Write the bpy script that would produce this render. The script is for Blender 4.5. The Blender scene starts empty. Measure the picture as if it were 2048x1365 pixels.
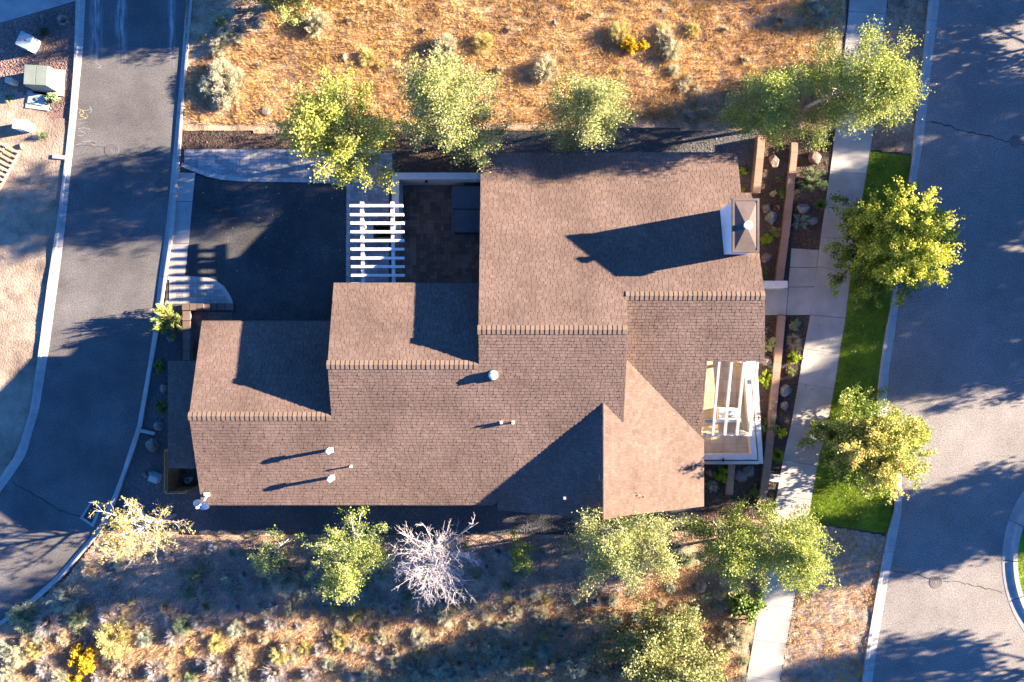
import bpy, math, random
import numpy as np
from mathutils import Vector
random.seed(7)
sc = bpy.context.scene
COL = sc.collection
R = math.radians

# ------------------------------------------------------------------ camera, sky, sun, exposure
H = 37.9                      # drone height above the ground, metres
F = 1593.0                    # focal length in photo pixels (28 mm on a 36 mm wide frame)
cam = bpy.data.cameras.new('camera'); co = bpy.data.objects.new('camera', cam); COL.objects.link(co)
co.location = (0, 0, H); cam.sensor_width = 36; cam.lens = 28; cam.clip_end = 2000; sc.camera = co
EL = R(15.5); LD = Vector((-0.983, -0.185, 0)).normalized()
w = bpy.data.worlds.new('World'); sc.world = w; w.use_nodes = True
nt = w.node_tree; bg = nt.nodes['Background']
sky = nt.nodes.new('ShaderNodeTexSky'); sky.sky_type = 'NISHITA'; sky.sun_disc = False
sky.sun_elevation = EL; sky.sun_rotation = math.atan2(-LD.x, -LD.y); sky.altitude = 1000
sky.air_density = 1.0; sky.dust_density = 0.3; sky.ozone_density = 3.0
tint = nt.nodes.new('ShaderNodeVectorMath'); tint.operation = 'MULTIPLY'; tint.inputs[1].default_value = (.23, .56, 1.02)   # clear high-desert sky, a little bluer all over
nt.links.new(sky.outputs[0], tint.inputs[0]); nt.links.new(tint.outputs[0], bg.inputs[0]); bg.inputs[1].default_value = 0.05
sl = bpy.data.lights.new('sun', 'SUN'); so = bpy.data.objects.new('sun', sl); COL.objects.link(so)
sl.energy = 5.0; sl.angle = R(0.6); sl.color = (1.0, 0.82, 0.63)
d = Vector((LD.x * math.cos(EL), LD.y * math.cos(EL), -math.sin(EL)))
so.rotation_euler = d.to_track_quat('-Z', 'Y').to_euler(); so.location = (60, 10, 40)
sc.view_settings.view_transform = 'Standard'; sc.view_settings.look = 'None'
sc.view_settings.gamma = 1; sc.view_settings.exposure = 3.25
sc.cycles.max_bounces = 6; sc.cycles.diffuse_bounces = 3; sc.cycles.transparent_max_bounces = 6

def P(px, py, z=0.0):
    k = (H - z) / F
    return ((px - 1024) * k, (682.5 - py) * k, z)
def PX(px, z=0.0): return (px - 1024) * (H - z) / F
def PY(py, z=0.0): return (682.5 - py) * (H - z) / F

# ------------------------------------------------------------------ materials
def srgb(*c): return tuple(((v / 255) / 12.92 if v / 255 <= .04045 else ((v / 255 + .055) / 1.055) ** 2.4) for v in c)
def mat(name, cols, scale=3.0, rough=.85, bump=.25, bscale=40, dist=.02, attr=False, attr_w=.8, speck=.0, sscale=22, big=.25, bigscale=.35,
        trans=0.0, spec=.25, metal=0.0, stretch=None):
    m = bpy.data.materials.new(name); m.use_nodes = True
    n = m.node_tree.nodes; L = m.node_tree.links
    b = n['Principled BSDF']; out = n['Material Output']
    b.inputs['Roughness'].default_value = rough; b.inputs['Metallic'].default_value = metal
    b.inputs['Specular IOR Level'].default_value = spec
    tc = n.new('ShaderNodeTexCoord'); src = tc.outputs['Object']
    if stretch:
        mp = n.new('ShaderNodeMapping'); mp.inputs['Scale'].default_value = stretch
        L.new(src, mp.inputs[0]); src = mp.outputs[0]
    n1 = n.new('ShaderNodeTexNoise'); n1.inputs['Scale'].default_value = scale; n1.inputs['Detail'].default_value = 7; n1.inputs['Roughness'].default_value = .62
    L.new(src, n1.inputs['Vector'])
    fac = n1.outputs['Fac']
    # stretch the noise's contrast
    mr = n.new('ShaderNodeMapRange'); mr.inputs[1].default_value = .3; mr.inputs[2].default_value = .7; L.new(fac, mr.inputs[0]); fac = mr.outputs[0]
    if attr:
        at = n.new('ShaderNodeAttribute'); at.attribute_name = 'v'
        mx = n.new('ShaderNodeMix'); mx.data_type = 'FLOAT'; mx.inputs[0].default_value = attr_w
        L.new(fac, mx.inputs[2]); L.new(at.outputs['Fac'], mx.inputs[3]); fac = mx.outputs[0]
    cr = n.new('ShaderNodeValToRGB'); e = cr.color_ramp.elements
    k = len(cols)
    e[0].position = 0; e[0].color = (*cols[0], 1); e[1].position = 1; e[1].color = (*cols[-1], 1)
    for i in range(1, k - 1):
        q = e.new(i / (k - 1)); q.color = (*cols[i], 1)
    L.new(fac, cr.inputs[0]); colr = cr.outputs[0]
    def mult(colr, fac_out, lo, hi, f0=.35, f1=.65):
        r = n.new('ShaderNodeMapRange'); r.inputs[1].default_value = f0; r.inputs[2].default_value = f1; r.inputs[3].default_value = lo; r.inputs[4].default_value = hi
        L.new(fac_out, r.inputs[0])
        v = n.new('ShaderNodeVectorMath'); v.operation = 'SCALE'; L.new(colr, v.inputs[0]); L.new(r.outputs[0], v.inputs['Scale']); return v.outputs[0]
    if big:
        n2 = n.new('ShaderNodeTexNoise'); n2.inputs['Scale'].default_value = bigscale; n2.inputs['Detail'].default_value = 4; L.new(src, n2.inputs['Vector'])
        colr = mult(colr, n2.outputs['Fac'], 1 - big, 1 + big)
    if speck:
        n3 = n.new('ShaderNodeTexNoise'); n3.inputs['Scale'].default_value = sscale; n3.inputs['Detail'].default_value = 2; L.new(src, n3.inputs['Vector'])
        colr = mult(colr, n3.outputs['Fac'], 1 - speck, 1 + speck, .3, .7)
    L.new(colr, b.inputs['Base Color'])
    if bump:
        n4 = n.new('ShaderNodeTexNoise'); n4.inputs['Scale'].default_value = bscale; n4.inputs['Detail'].default_value = 4; L.new(src, n4.inputs['Vector'])
        bp = n.new('ShaderNodeBump'); bp.inputs['Strength'].default_value = bump; bp.inputs['Distance'].default_value = dist
        L.new(n4.outputs['Fac'], bp.inputs['Height']); L.new(bp.outputs[0], b.inputs['Normal'])
    if trans:
        tr = n.new('ShaderNodeBsdfTranslucent'); L.new(colr, tr.inputs[0])
        ms = n.new('ShaderNodeMixShader'); ms.inputs[0].default_value = trans
        L.new(b.outputs[0], ms.inputs[1]); L.new(tr.outputs[0], ms.inputs[2]); L.new(ms.outputs[0], out.inputs[0])
    return m
M = {}
M['ground'] = mat('dry_earth', [(.13, .085, .06), (.22, .155, .11)], 2, bump=.6, bscale=14, dist=.05, speck=.3, sscale=20)
M['field'] = mat('field_earth', [(.17, .11, .07), (.33, .225, .14), (.44, .31, .20)], 2.2, bump=.7, bscale=18, dist=.06, speck=.4, sscale=18, bigscale=.6, big=.3)
M['field2'] = mat('shrubland_earth', [(.15, .10, .07), (.28, .19, .125), (.42, .29, .18)], 1.6, bump=.7, bscale=18, dist=.06, speck=.4, sscale=18, bigscale=.5, big=.35)
M['dirt'] = mat('sandy_dirt', [(.17, .13, .095), (.26, .20, .148), (.32, .25, .185)], 1.6, bump=.55, bscale=12, dist=.05, speck=.18, sscale=20)
M['strip_dirt'] = mat('bare_soil', [(.14, .11, .088), (.27, .215, .17), (.38, .29, .21)], 3.5, bump=.6, bscale=22, dist=.04, speck=.3, sscale=20)
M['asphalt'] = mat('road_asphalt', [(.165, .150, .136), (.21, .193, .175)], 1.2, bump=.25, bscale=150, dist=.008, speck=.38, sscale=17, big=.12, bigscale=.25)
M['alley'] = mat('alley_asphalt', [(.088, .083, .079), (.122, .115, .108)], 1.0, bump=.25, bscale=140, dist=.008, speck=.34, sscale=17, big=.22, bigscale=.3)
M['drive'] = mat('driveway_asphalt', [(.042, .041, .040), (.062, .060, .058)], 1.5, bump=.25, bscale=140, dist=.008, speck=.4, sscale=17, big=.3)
M['crack'] = mat('crack_sealant', [(.02, .02, .02), (.04, .04, .04)], 8, bump=0)
M['concrete'] = mat('concrete', [(.27, .25, .225), (.36, .335, .30)], 1.5, bump=.12, bscale=80, dist=.005, speck=.07, sscale=40, attr=True, attr_w=.4, big=.12, bigscale=.9)
M['curb'] = mat('curb_concrete', [(.29, .27, .25), (.37, .35, .325)], 3, bump=.12, bscale=80, dist=.005, speck=.07, sscale=40, big=.1, bigscale=.8)
M['gravel'] = mat('basalt_gravel', [(.045, .045, .045), (.11, .105, .10)], 30, bump=.9, bscale=30, dist=.04, speck=.5, sscale=45, big=.2)
M['gravel_stone'] = mat('basalt_stone', [(.05, .05, .052), (.10, .098, .095), (.19, .175, .16)], 20, bump=.2, attr=True, attr_w=.85)
M['pinkgravel'] = mat('red_lava_gravel', [(.14, .085, .075), (.27, .17, .145)], 25, bump=.9, bscale=25, dist=.04, speck=.5, sscale=40)
M['pink_stone'] = mat('red_lava_stone', [(.10, .065, .055), (.21, .13, .105), (.34, .245, .205)], 20, bump=.2, attr=True, attr_w=.85)
M['mulch'] = mat('bark_mulch', [(.028, .019, .014), (.07, .047, .035), (.12, .08, .055)], 22, bump=1, bscale=25, dist=.05, speck=.5, sscale=45)
M['mulch_chip'] = mat('bark_chip', [(.03, .02, .015), (.08, .052, .038), (.17, .12, .085)], 20, bump=.2, attr=True, attr_w=.85)
M['lawn'] = mat('lawn_turf', [(.09, .16, .014), (.18, .26, .022)], 4, bump=.7, bscale=60, dist=.03, speck=.3, sscale=20, big=.35, bigscale=.9)
M['lawnblade'] = mat('lawn_blade', [(.11, .19, .010), (.24, .33, .020), (.42, .47, .06)], 1.5, bump=0, attr=True, attr_w=.6, trans=.4, big=.3, bigscale=.8)
M['straw'] = mat('dry_grass', [(.30, .17, .08), (.48, .30, .13), (.64, .43, .17), (.76, .58, .32)], 1.0, bump=0, attr=True, attr_w=.65, trans=.3, big=.15)
M['straw3'] = mat('pale_dry_grass', [(.34, .20, .10), (.54, .35, .18), (.70, .50, .29), (.82, .66, .44)], 1.0, bump=0, attr=True, attr_w=.65, trans=.3, big=.15)
M['straw2'] = mat('dry_twiggy_grass', [(.17, .12, .085), (.36, .25, .16), (.54, .39, .26)], 1.0, bump=0, attr=True, attr_w=.65, trans=.25, big=.2)
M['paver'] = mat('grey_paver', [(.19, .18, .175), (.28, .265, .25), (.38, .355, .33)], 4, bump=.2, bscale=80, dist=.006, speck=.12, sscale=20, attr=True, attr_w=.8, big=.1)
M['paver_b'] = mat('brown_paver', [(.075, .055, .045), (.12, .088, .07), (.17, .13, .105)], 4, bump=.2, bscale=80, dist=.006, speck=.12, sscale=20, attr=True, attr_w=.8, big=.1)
M['paver_base'] = mat('paver_joint_sand', [(.05, .046, .042), (.08, .072, .065)], 20, bump=.3)
M['border'] = mat('border_paver', [(.36, .30, .265), (.46, .40, .36)], 4, bump=.2, bscale=80, dist=.006, speck=.12, attr=True, attr_w=.8, big=.1)
M['cap'] = mat('wall_cap_stone', [(.22, .135, .09), (.30, .185, .13)], 4, bump=.3, bscale=60, dist=.008, speck=.15, attr=True, attr_w=.7, big=.15)
M['shadecap'] = mat('shade_toned_cap_stone', [(.105, .075, .062), (.15, .108, .09)], 4, bump=.3, bscale=60, dist=.008, speck=.15, attr=True, attr_w=.7, big=.15)  # cap stone darkened in colour to stand in for the house's shade
M['block'] = mat('retaining_block', [(.14, .095, .072), (.20, .14, .11)], 6, bump=.4, bscale=40, dist=.02, speck=.2)
M['shingle'] = mat('asphalt_shingle', [(.112, .077, .061), (.137, .095, .076), (.163, .116, .094)], 5, bump=.3, bscale=120, dist=.006, speck=.22, sscale=20, attr=True, attr_w=.5, big=.15, bigscale=.45, rough=.95, spec=.1)
M['shingle_fine'] = mat('smooth_shingle', [(.110, .077, .060), (.132, .094, .075), (.155, .112, .090)], 4, bump=.3, bscale=120, dist=.006, speck=.14, sscale=24, attr=True, attr_w=.62, big=.08, bigscale=.55, rough=.95, spec=.1)
M['ridgecap'] = mat('ridge_cap_shingle', [(.125, .089, .066), (.165, .118, .088)], 5, bump=.3, bscale=120, dist=.006, speck=.16, attr=True, attr_w=.7, big=.05, rough=.95, spec=.1)
M['roofdeck'] = mat('roof_underlay', [(.035, .022, .018), (.05, .032, .026)], 10, bump=0)
M['stucco'] = mat('pale_stucco', [(.42, .40, .36), (.50, .48, .44)], 3, bump=.2, bscale=60, dist=.01)
M['siding'] = mat('tan_siding', [(.26, .21, .155), (.31, .255, .19)], 2, bump=.1)
M['white'] = mat('white_paint', [(.46, .445, .41), (.58, .565, .53)], 4, bump=.05, speck=.04, big=.06)
M['oldwhite'] = mat('weathered_white_paint', [(.36, .27, .22), (.64, .58, .53), (.76, .72, .68), (.80, .77, .74)], 9, bump=.15, speck=.12, sscale=20, stretch=(1, 6, 1), big=.05)
M['whitemetal'] = mat('white_metal', [(.72, .72, .72), (.8, .8, .8)], 4, bump=0, rough=.4, spec=.5)
M['bluewhite'] = mat('pale_grey_siding', [(.66, .67, .68), (.72, .73, .74)], 4, bump=.05)
M['brownmetal'] = mat('brown_sheet_metal', [(.085, .064, .055), (.12, .092, .078)], 3, bump=.08, rough=.7, spec=.15)
M['galv'] = mat('galvanised_metal', [(.35, .35, .36), (.5, .5, .5)], 6, bump=.05, rough=.4, metal=.6)
M['greybox'] = mat('grey_green_enclosure', [(.17, .20, .17), (.21, .24, .20)], 2, bump=.05, rough=.5, speck=.06)
M['bluebox'] = mat('pale_green_enclosure', [(.28, .37, .37), (.36, .45, .45)], 2, bump=.05, rough=.5)
M['cream'] = mat('cream_plastic', [(.55, .48, .34), (.62, .55, .40)], 4, bump=.05, rough=.5)
M['teal'] = mat('teal_plastic', [(.05, .17, .16), (.09, .26, .24)], 4, bump=.05, rough=.5)
M['dark'] = mat('dark_metal', [(.02, .02, .022), (.04, .04, .042)], 6, bump=.1, rough=.5)
M['iron'] = mat('cast_iron', [(.11, .10, .095), (.17, .15, .14)], 10, bump=.2, rough=.6, spec=.4)
M['ring'] = mat('cast_iron_groove', [(.07, .06, .057), (.10, .09, .085)], 10, bump=.2)
M['tubcover'] = mat('blue_vinyl_cover', [(.045, .065, .085), (.06, .085, .11)], 3, bump=.1, rough=.5)
M['wood'] = mat('cedar_board', [(.30, .15, .065), (.44, .25, .12)], 5, bump=.2, attr=True, attr_w=.6)
M['palewood'] = mat('bleached_pallet_wood', [(.36, .27, .17), (.52, .41, .28)], 6, bump=.2, attr=True, attr_w=.6)
M['terrace'] = mat('tan_terrace_tile', [(.34, .26, .16), (.46, .35, .22), (.56, .44, .29)], 2.5, bump=.1, speck=.08, attr=True, attr_w=.5)
M['rock'] = mat('grey_brown_rock', [(.08, .062, .05), (.18, .145, .118), (.32, .27, .225)], 3.5, bump=.8, bscale=9, dist=.06, speck=.25, sscale=30)
M['rock_grey'] = mat('grey_rock', [(.07, .072, .075), (.16, .162, .16), (.30, .30, .29)], 3.5, bump=.8, bscale=9, dist=.06, speck=.25, sscale=30)
M['rock_red'] = mat('reddish_rock', [(.11, .065, .05), (.20, .13, .105), (.32, .235, .205)], 3.5, bump=.8, bscale=9, dist=.06, speck=.25, sscale=30)
M['clay'] = mat('terracotta', [(.30, .13, .08), (.38, .18, .11)], 4, bump=.1)
M['paint_w'] = mat('white_marking_paint', [(.18, .18, .18), (.34, .34, .34)], 14, bump=0)
M['paint_y'] = mat('yellow_marking_paint', [(.34, .28, .12), (.48, .40, .18)], 14, bump=0)
M['redmark'] = mat('red_sticker', [(.5, .08, .05), (.5, .08, .05)], 4, bump=0)
M['bark_w'] = mat('pale_aspen_bark', [(.26, .235, .205), (.44, .41, .37)], 5, bump=.2, speck=.15, sscale=30)
M['bark_pink'] = mat('pinkish_bare_twig', [(.30, .25, .235), (.48, .43, .41)], 5, bump=.1)
M['bark_bare'] = mat('silvery_bare_twig', [(.33, .29, .29), (.52, .48, .48)], 5, bump=.1)
M['bark'] = mat('grey_brown_bark', [(.12, .085, .06), (.2, .15, .11)], 8, bump=.3)
def streaks(m):      # pale dust dragged along the wheel paths at the top of the alley
    n = m.node_tree.nodes; L = m.node_tree.links; b = n['Principled BSDF']; src = b.inputs['Base Color'].links[0].from_socket
    tc = n.new('ShaderNodeTexCoord'); sx = n.new('ShaderNodeSeparateXYZ'); L.new(tc.outputs['Object'], sx.inputs[0]); acc = None
    def mth(op, a, b_=None):
        q = n.new('ShaderNodeMath'); q.operation = op
        for i, v in enumerate((a, b_)):
            if v is None: continue
            if isinstance(v, (int, float)): q.inputs[i].default_value = v
            else: L.new(v, q.inputs[i])
        return q.outputs[0]
    def mrn(v, a, c, lo, hi):
        q = n.new('ShaderNodeMapRange'); q.interpolation_type = 'SMOOTHSTEP'
        for i, k in zip((1, 2, 3, 4), (a, c, lo, hi)): q.inputs[i].default_value = k
        L.new(v, q.inputs[0]); return q.outputs[0]
    for x0, w_ in ((-19.8, .45), (-18.6, .4), (-16.2, .25)):
        f = mrn(mth('ABSOLUTE', mth('SUBTRACT', sx.outputs[0], x0)), 0, w_, 1, 0); acc = f if acc is None else mth('ADD', acc, f)
    acc = mth('MULTIPLY', acc, mrn(sx.outputs[1], 12.6, 15.0, 0, 1))
    mp = n.new('ShaderNodeMapping'); mp.inputs['Scale'].default_value = (3.5, .45, 1); L.new(tc.outputs['Object'], mp.inputs[0]); ns = n.new('ShaderNodeTexNoise'); ns.inputs['Scale'].default_value = 2; ns.inputs['Detail'].default_value = 6; L.new(mp.outputs[0], ns.inputs['Vector'])
    acc = mth('MULTIPLY', acc, mrn(ns.outputs['Fac'], .35, .7, 0, .75)); mx = n.new('ShaderNodeMix'); mx.data_type = 'RGBA'; L.new(acc, mx.inputs[0]); L.new(src, mx.inputs[6]); mx.inputs[7].default_value = (.48, .46, .44, 1); L.new(mx.outputs[2], b.inputs['Base Color'])
streaks(M['alley'])
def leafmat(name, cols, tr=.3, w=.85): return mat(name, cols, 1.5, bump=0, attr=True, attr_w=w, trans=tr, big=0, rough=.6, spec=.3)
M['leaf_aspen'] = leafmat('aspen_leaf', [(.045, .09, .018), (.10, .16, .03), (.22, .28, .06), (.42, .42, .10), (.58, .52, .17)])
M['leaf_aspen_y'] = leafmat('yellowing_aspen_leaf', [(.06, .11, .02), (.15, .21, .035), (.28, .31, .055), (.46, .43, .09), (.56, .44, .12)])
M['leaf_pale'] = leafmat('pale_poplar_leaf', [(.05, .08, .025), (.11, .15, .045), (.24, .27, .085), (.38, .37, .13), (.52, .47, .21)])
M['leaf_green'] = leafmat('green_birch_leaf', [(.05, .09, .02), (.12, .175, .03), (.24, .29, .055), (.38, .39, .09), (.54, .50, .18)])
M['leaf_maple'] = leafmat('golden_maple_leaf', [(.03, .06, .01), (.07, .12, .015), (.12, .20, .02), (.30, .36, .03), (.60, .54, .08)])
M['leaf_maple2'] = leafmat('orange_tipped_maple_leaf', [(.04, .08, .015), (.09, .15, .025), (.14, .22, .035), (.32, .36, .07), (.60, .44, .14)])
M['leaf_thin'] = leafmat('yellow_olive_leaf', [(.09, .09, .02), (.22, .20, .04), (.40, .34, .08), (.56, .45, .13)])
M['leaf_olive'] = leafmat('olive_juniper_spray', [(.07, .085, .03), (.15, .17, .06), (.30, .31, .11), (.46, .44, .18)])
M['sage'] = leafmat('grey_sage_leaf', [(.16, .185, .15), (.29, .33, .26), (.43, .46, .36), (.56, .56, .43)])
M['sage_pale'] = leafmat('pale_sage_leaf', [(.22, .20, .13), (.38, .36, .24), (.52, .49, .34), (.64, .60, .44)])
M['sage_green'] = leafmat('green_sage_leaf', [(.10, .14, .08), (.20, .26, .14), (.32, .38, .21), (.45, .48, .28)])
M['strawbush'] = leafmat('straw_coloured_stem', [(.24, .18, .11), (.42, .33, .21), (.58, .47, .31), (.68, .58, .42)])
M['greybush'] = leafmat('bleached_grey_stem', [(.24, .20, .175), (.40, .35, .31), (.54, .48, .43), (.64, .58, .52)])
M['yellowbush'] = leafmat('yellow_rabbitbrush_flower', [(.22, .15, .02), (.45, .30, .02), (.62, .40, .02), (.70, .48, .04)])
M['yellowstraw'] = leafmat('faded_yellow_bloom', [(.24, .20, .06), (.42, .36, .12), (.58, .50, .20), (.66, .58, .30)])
M['conifer_y'] = leafmat('golden_green_spruce_tip', [(.05, .08, .02), (.13, .18, .04), (.34, .37, .11), (.56, .54, .22)])
M['conifer_g'] = leafmat('soft_green_pine_needle', [(.05, .08, .035), (.11, .16, .07), (.18, .24, .11), (.26, .32, .15)])
M['conifer_b'] = leafmat('blue_grey_spruce_needle', [(.07, .11, .10), (.14, .21, .19), (.22, .31, .28), (.30, .39, .35)])
M['bright'] = leafmat('bright_yellow_green_leaf', [(.08, .13, .01), (.18, .26, .015), (.36, .44, .03), (.52, .54, .08)])
M['darkgreen'] = leafmat('dark_green_leaf', [(.02, .045, .015), (.04, .08, .025), (.08, .13, .04), (.13, .18, .06)])
M['midgreen'] = leafmat('mid_green_leaf', [(.05, .085, .02), (.10, .16, .035), (.19, .27, .06), (.32, .38, .12)])
M['creambush'] = leafmat('cream_blossom_cluster', [(.16, .19, .06), (.38, .38, .14), (.60, .57, .26), (.74, .70, .42)])

# ------------------------------------------------------------------ object helpers
ORG = {}
def tag(o, label=None, cat=None, group=None, kind=None):
    if label: o['label'] = label
    if cat: o['category'] = cat
    if group: o['group'] = group
    if kind: o['kind'] = kind
    return o
def org(o):
    return ORG.get(o.name, (0., 0., 0.)) if o is not None else (0., 0., 0.)
def link(o, parent):
    COL.objects.link(o)
    if parent is not None: o.parent = parent
    ORG[o.name] = org(parent)
def thing(name, label, cat, loc=(0, 0, 0), group=None, kind=None):
    o = bpy.data.objects.new(name, None); COL.objects.link(o); o.location = loc; o.empty_display_size = .2
    ORG[o.name] = tuple(loc); return tag(o, label, cat, group, kind)
def mesh(name, V, Fc, m, parent=None, v=None, smooth=False, local=False):
    """V in world coordinates (local=True: relative to the thing)"""
    me = bpy.data.meshes.new(name)
    V = np.asarray(V, float).reshape(-1, 3)
    if not local: V = V - np.array(org(parent))
    if isinstance(Fc, np.ndarray):
        n, k = Fc.shape
        me.vertices.add(len(V)); me.vertices.foreach_set('co', V.ravel().astype(np.float32))
        me.loops.add(n * k); me.loops.foreach_set('vertex_index', Fc.ravel().astype(np.int32))
        me.polygons.add(n); me.polygons.foreach_set('loop_start', np.arange(0, n * k, k, dtype=np.int32))
        me.update(calc_edges=True)
    else:
        me.from_pydata([tuple(p) for p in V], [], Fc)
    if v is not None:
        a = me.attributes.new('v', 'FLOAT', 'FACE'); a.data.foreach_set('value', np.asarray(v, np.float32))
    me.materials.append(m if not isinstance(m, str) else M[m])
    if smooth: me.polygons.foreach_set('use_smooth', [True] * len(me.polygons))
    o = bpy.data.objects.new(name, me); link(o, parent); return o
class MB:
    """collects shapes into one mesh"""
    def __init__(s): s.V = []; s.F = []; s.v = []
    def add(s, V, Fc, v=None):
        b = len(s.V); s.V += [tuple(p) for p in V]; s.F += [tuple(i + b for i in f) for f in Fc]
        s.v += [random.random() if v is None else v] * len(Fc)
    def prism(s, poly, z0, z1, v=None, bottom=False):
        n = len(poly)
        if sum(poly[i][0] * poly[(i + 1) % n][1] - poly[(i + 1) % n][0] * poly[i][1] for i in range(n)) < 0: poly = poly[::-1]
        f0 = (lambda i: z0[i]) if hasattr(z0, '__len__') else (lambda i: z0)
        f1 = (lambda i: z1[i]) if hasattr(z1, '__len__') else (lambda i: z1)
        V = [(p[0], p[1], f0(i)) for i, p in enumerate(poly)] + [(p[0], p[1], f1(i)) for i, p in enumerate(poly)]
        Fc = [tuple(range(n, 2 * n))] + [(i, (i + 1) % n, n + (i + 1) % n, n + i) for i in range(n)]
        if bottom: Fc.append(tuple(range(n - 1, -1, -1)))
        s.add(V, Fc, v); return s
    def box(s, x0, y0, z0, x1, y1, z1, v=None):
        x0, x1 = min(x0, x1), max(x0, x1); y0, y1 = min(y0, y1), max(y0, y1)
        return s.prism([(x0, y0), (x1, y0), (x1, y1), (x0, y1)], z0, z1, v, True)
    def rbox(s, cx, cy, z0, lx, ly, h, a=0, v=None, taper=1.0):
        c, q = math.cos(a), math.sin(a); b = []
        for t in (1, taper):
            b.append([(cx + c * x * t - q * y * t, cy + q * x * t + c * y * t) for x, y in ((-lx / 2, -ly / 2), (lx / 2, -ly / 2), (lx / 2, ly / 2), (-lx / 2, ly / 2))])
        V = [(*p, z0) for p in b[0]] + [(*p, z0 + h) for p in b[1]]
        s.add(V, [(4, 5, 6, 7), (0, 1, 5, 4), (1, 2, 6, 5), (2, 3, 7, 6), (3, 0, 4, 7), (3, 2, 1, 0)], v); return s
    def beam(s, a, b, wdt, hgt, v=None):
        a = Vector(a); b = Vector(b); d = (b - a).normalized(); sd = d.cross(Vector((0, 0, 1)))
        sd = Vector((1, 0, 0)) if sd.length < 1e-4 else sd.normalized(); up = sd.cross(d)
        V = [p + sd * (wdt / 2 * i) + up * (hgt / 2 * j) for p in (a, b) for i, j in ((-1, -1), (1, -1), (1, 1), (-1, 1))]
        s.add(V, [(0, 1, 2, 3), (7, 6, 5, 4), (0, 4, 5, 1), (1, 5, 6, 2), (2, 6, 7, 3), (3, 7, 4, 0)], v); return s
    def lathe(s, cx, cy, prof, n=14, v=None, cap=True, tilt=None):
        V = []; Fc = []
        for r, z in prof:
            for i in range(n):
                a = 2 * math.pi * i / n; V.append((cx + r * math.cos(a), cy + r * math.sin(a), z))
        for j in range(len(prof) - 1):
            for i in range(n): Fc.append((j * n + i, j * n + (i + 1) % n, (j + 1) * n + (i + 1) % n, (j + 1) * n + i))
        if cap: Fc.append(tuple((len(prof) - 1) * n + i for i in range(n)))
        s.add(V, Fc, v); return s
    def build(s, name, m, parent=None, smooth=False):
        return mesh(name, s.V, s.F, m, parent, s.v, smooth)
def clip(poly, a, b, c):   # keep a*x+b*y+c >= 0
    out = []; n = len(poly)
    for i in range(n):
        p, q = poly[i], poly[(i + 1) % n]; dp = a * p[0] + b * p[1] + c; dq = a * q[0] + b * q[1] + c
        if dp >= 0: out.append(p)
        if (dp >= 0) != (dq >= 0):
            t = dp / (dp - dq); out.append((p[0] + t * (q[0] - p[0]), p[1] + t * (q[1] - p[1])))
    return out
def area(poly): n = len(poly); return .5 * sum(poly[i][0] * poly[(i + 1) % n][1] - poly[(i + 1) % n][0] * poly[i][1] for i in range(n))
def clip_convex(poly, conv):
    if area(conv) < 0: conv = conv[::-1]
    n = len(conv)
    for i in range(n):
        (x0, y0), (x1, y1) = conv[i], conv[(i + 1) % n]
        poly = clip(poly, -(y1 - y0), x1 - x0, (y1 - y0) * x0 - (x1 - x0) * y0)
        if len(poly) < 3: return []
    return poly
def inside(x, y, poly):
    x = np.asarray(x, float); y = np.asarray(y, float); r = np.zeros(x.shape, bool); n = len(poly)
    for i in range(n):
        (x0, y0), (x1, y1) = poly[i], poly[(i + 1) % n]
        c = ((y0 > y) != (y1 > y)); xi = (x1 - x0) * (y - y0) / ((y1 - y0) if y1 != y0 else 1e-9) + x0
        r ^= (c & (x < xi))
    return r
def vnoise(x, y, seed=0):
    rs = np.random.RandomState(seed); T = rs.rand(256, 256)
    xi = np.floor(x).astype(int); yi = np.floor(y).astype(int); fx = x - xi; fy = y - yi
    fx = fx * fx * (3 - 2 * fx); fy = fy * fy * (3 - 2 * fy)
    g = lambda i, j: T[i % 256, j % 256]
    return (g(xi, yi) * (1 - fx) + g(xi + 1, yi) * fx) * (1 - fy) + (g(xi, yi + 1) * (1 - fx) + g(xi + 1, yi + 1) * fx) * fy
def fbm(x, y, seed=0, o=4):
    r = 0; a = .5
    for i in range(o): r = r + a * vnoise(x * 2 ** i, y * 2 ** i, seed + i); a *= .5
    return r
def pxpoly(pts, z=0): return [P(x, y, z)[:2] for x, y in pts]
def sheet(name, pts_px, z, m, th=None, parent=None):
    b = MB(); poly = pxpoly(pts_px, z)
    if area(poly) < 0: poly = poly[::-1]
    if th: b.prism(poly, z - th, z, .5)
    else: b.add([(*p, z) for p in poly], [tuple(range(len(poly)))], .5)
    o = b.build(name, m, parent)
    if parent is None: tag(o, kind='structure')
    return o
def hgt(x, y, amp, seed): return amp * (fbm(x * .45, y * .45, seed) * 1.2 + .35 * fbm(x * 2.2, y * 2.2, seed + 9) - .3)
def relief(name, pts_px, z, m, amp, step=.12, seed=1):
    poly = pxpoly(pts_px, 0); xs = [p[0] for p in poly]; ys = [p[1] for p in poly]
    nx = int((max(xs) - min(xs)) / step) + 1; ny = int((max(ys) - min(ys)) / step) + 1
    X, Y = np.meshgrid(min(xs) + np.arange(nx + 1) * step, min(ys) + np.arange(ny + 1) * step, indexing='ij')
    Z = z + np.maximum(hgt(X, Y, amp, seed), 0)
    idx = np.arange((nx + 1) * (ny + 1)).reshape(nx + 1, ny + 1)
    Q = np.stack([idx[:-1, :-1], idx[1:, :-1], idx[1:, 1:], idx[:-1, 1:]], -1).reshape(-1, 4)
    cx = (X[:-1, :-1] + step / 2).ravel(); cy = (Y[:-1, :-1] + step / 2).ravel()
    Q = Q[inside(cx, cy, poly)]
    used = np.unique(Q); rm = np.zeros(idx.size, int); rm[used] = np.arange(len(used))
    o = mesh(name, np.stack([X.ravel(), Y.ravel(), Z.ravel()], 1)[used], rm[Q], m, smooth=True); return tag(o, kind='structure')
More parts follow.
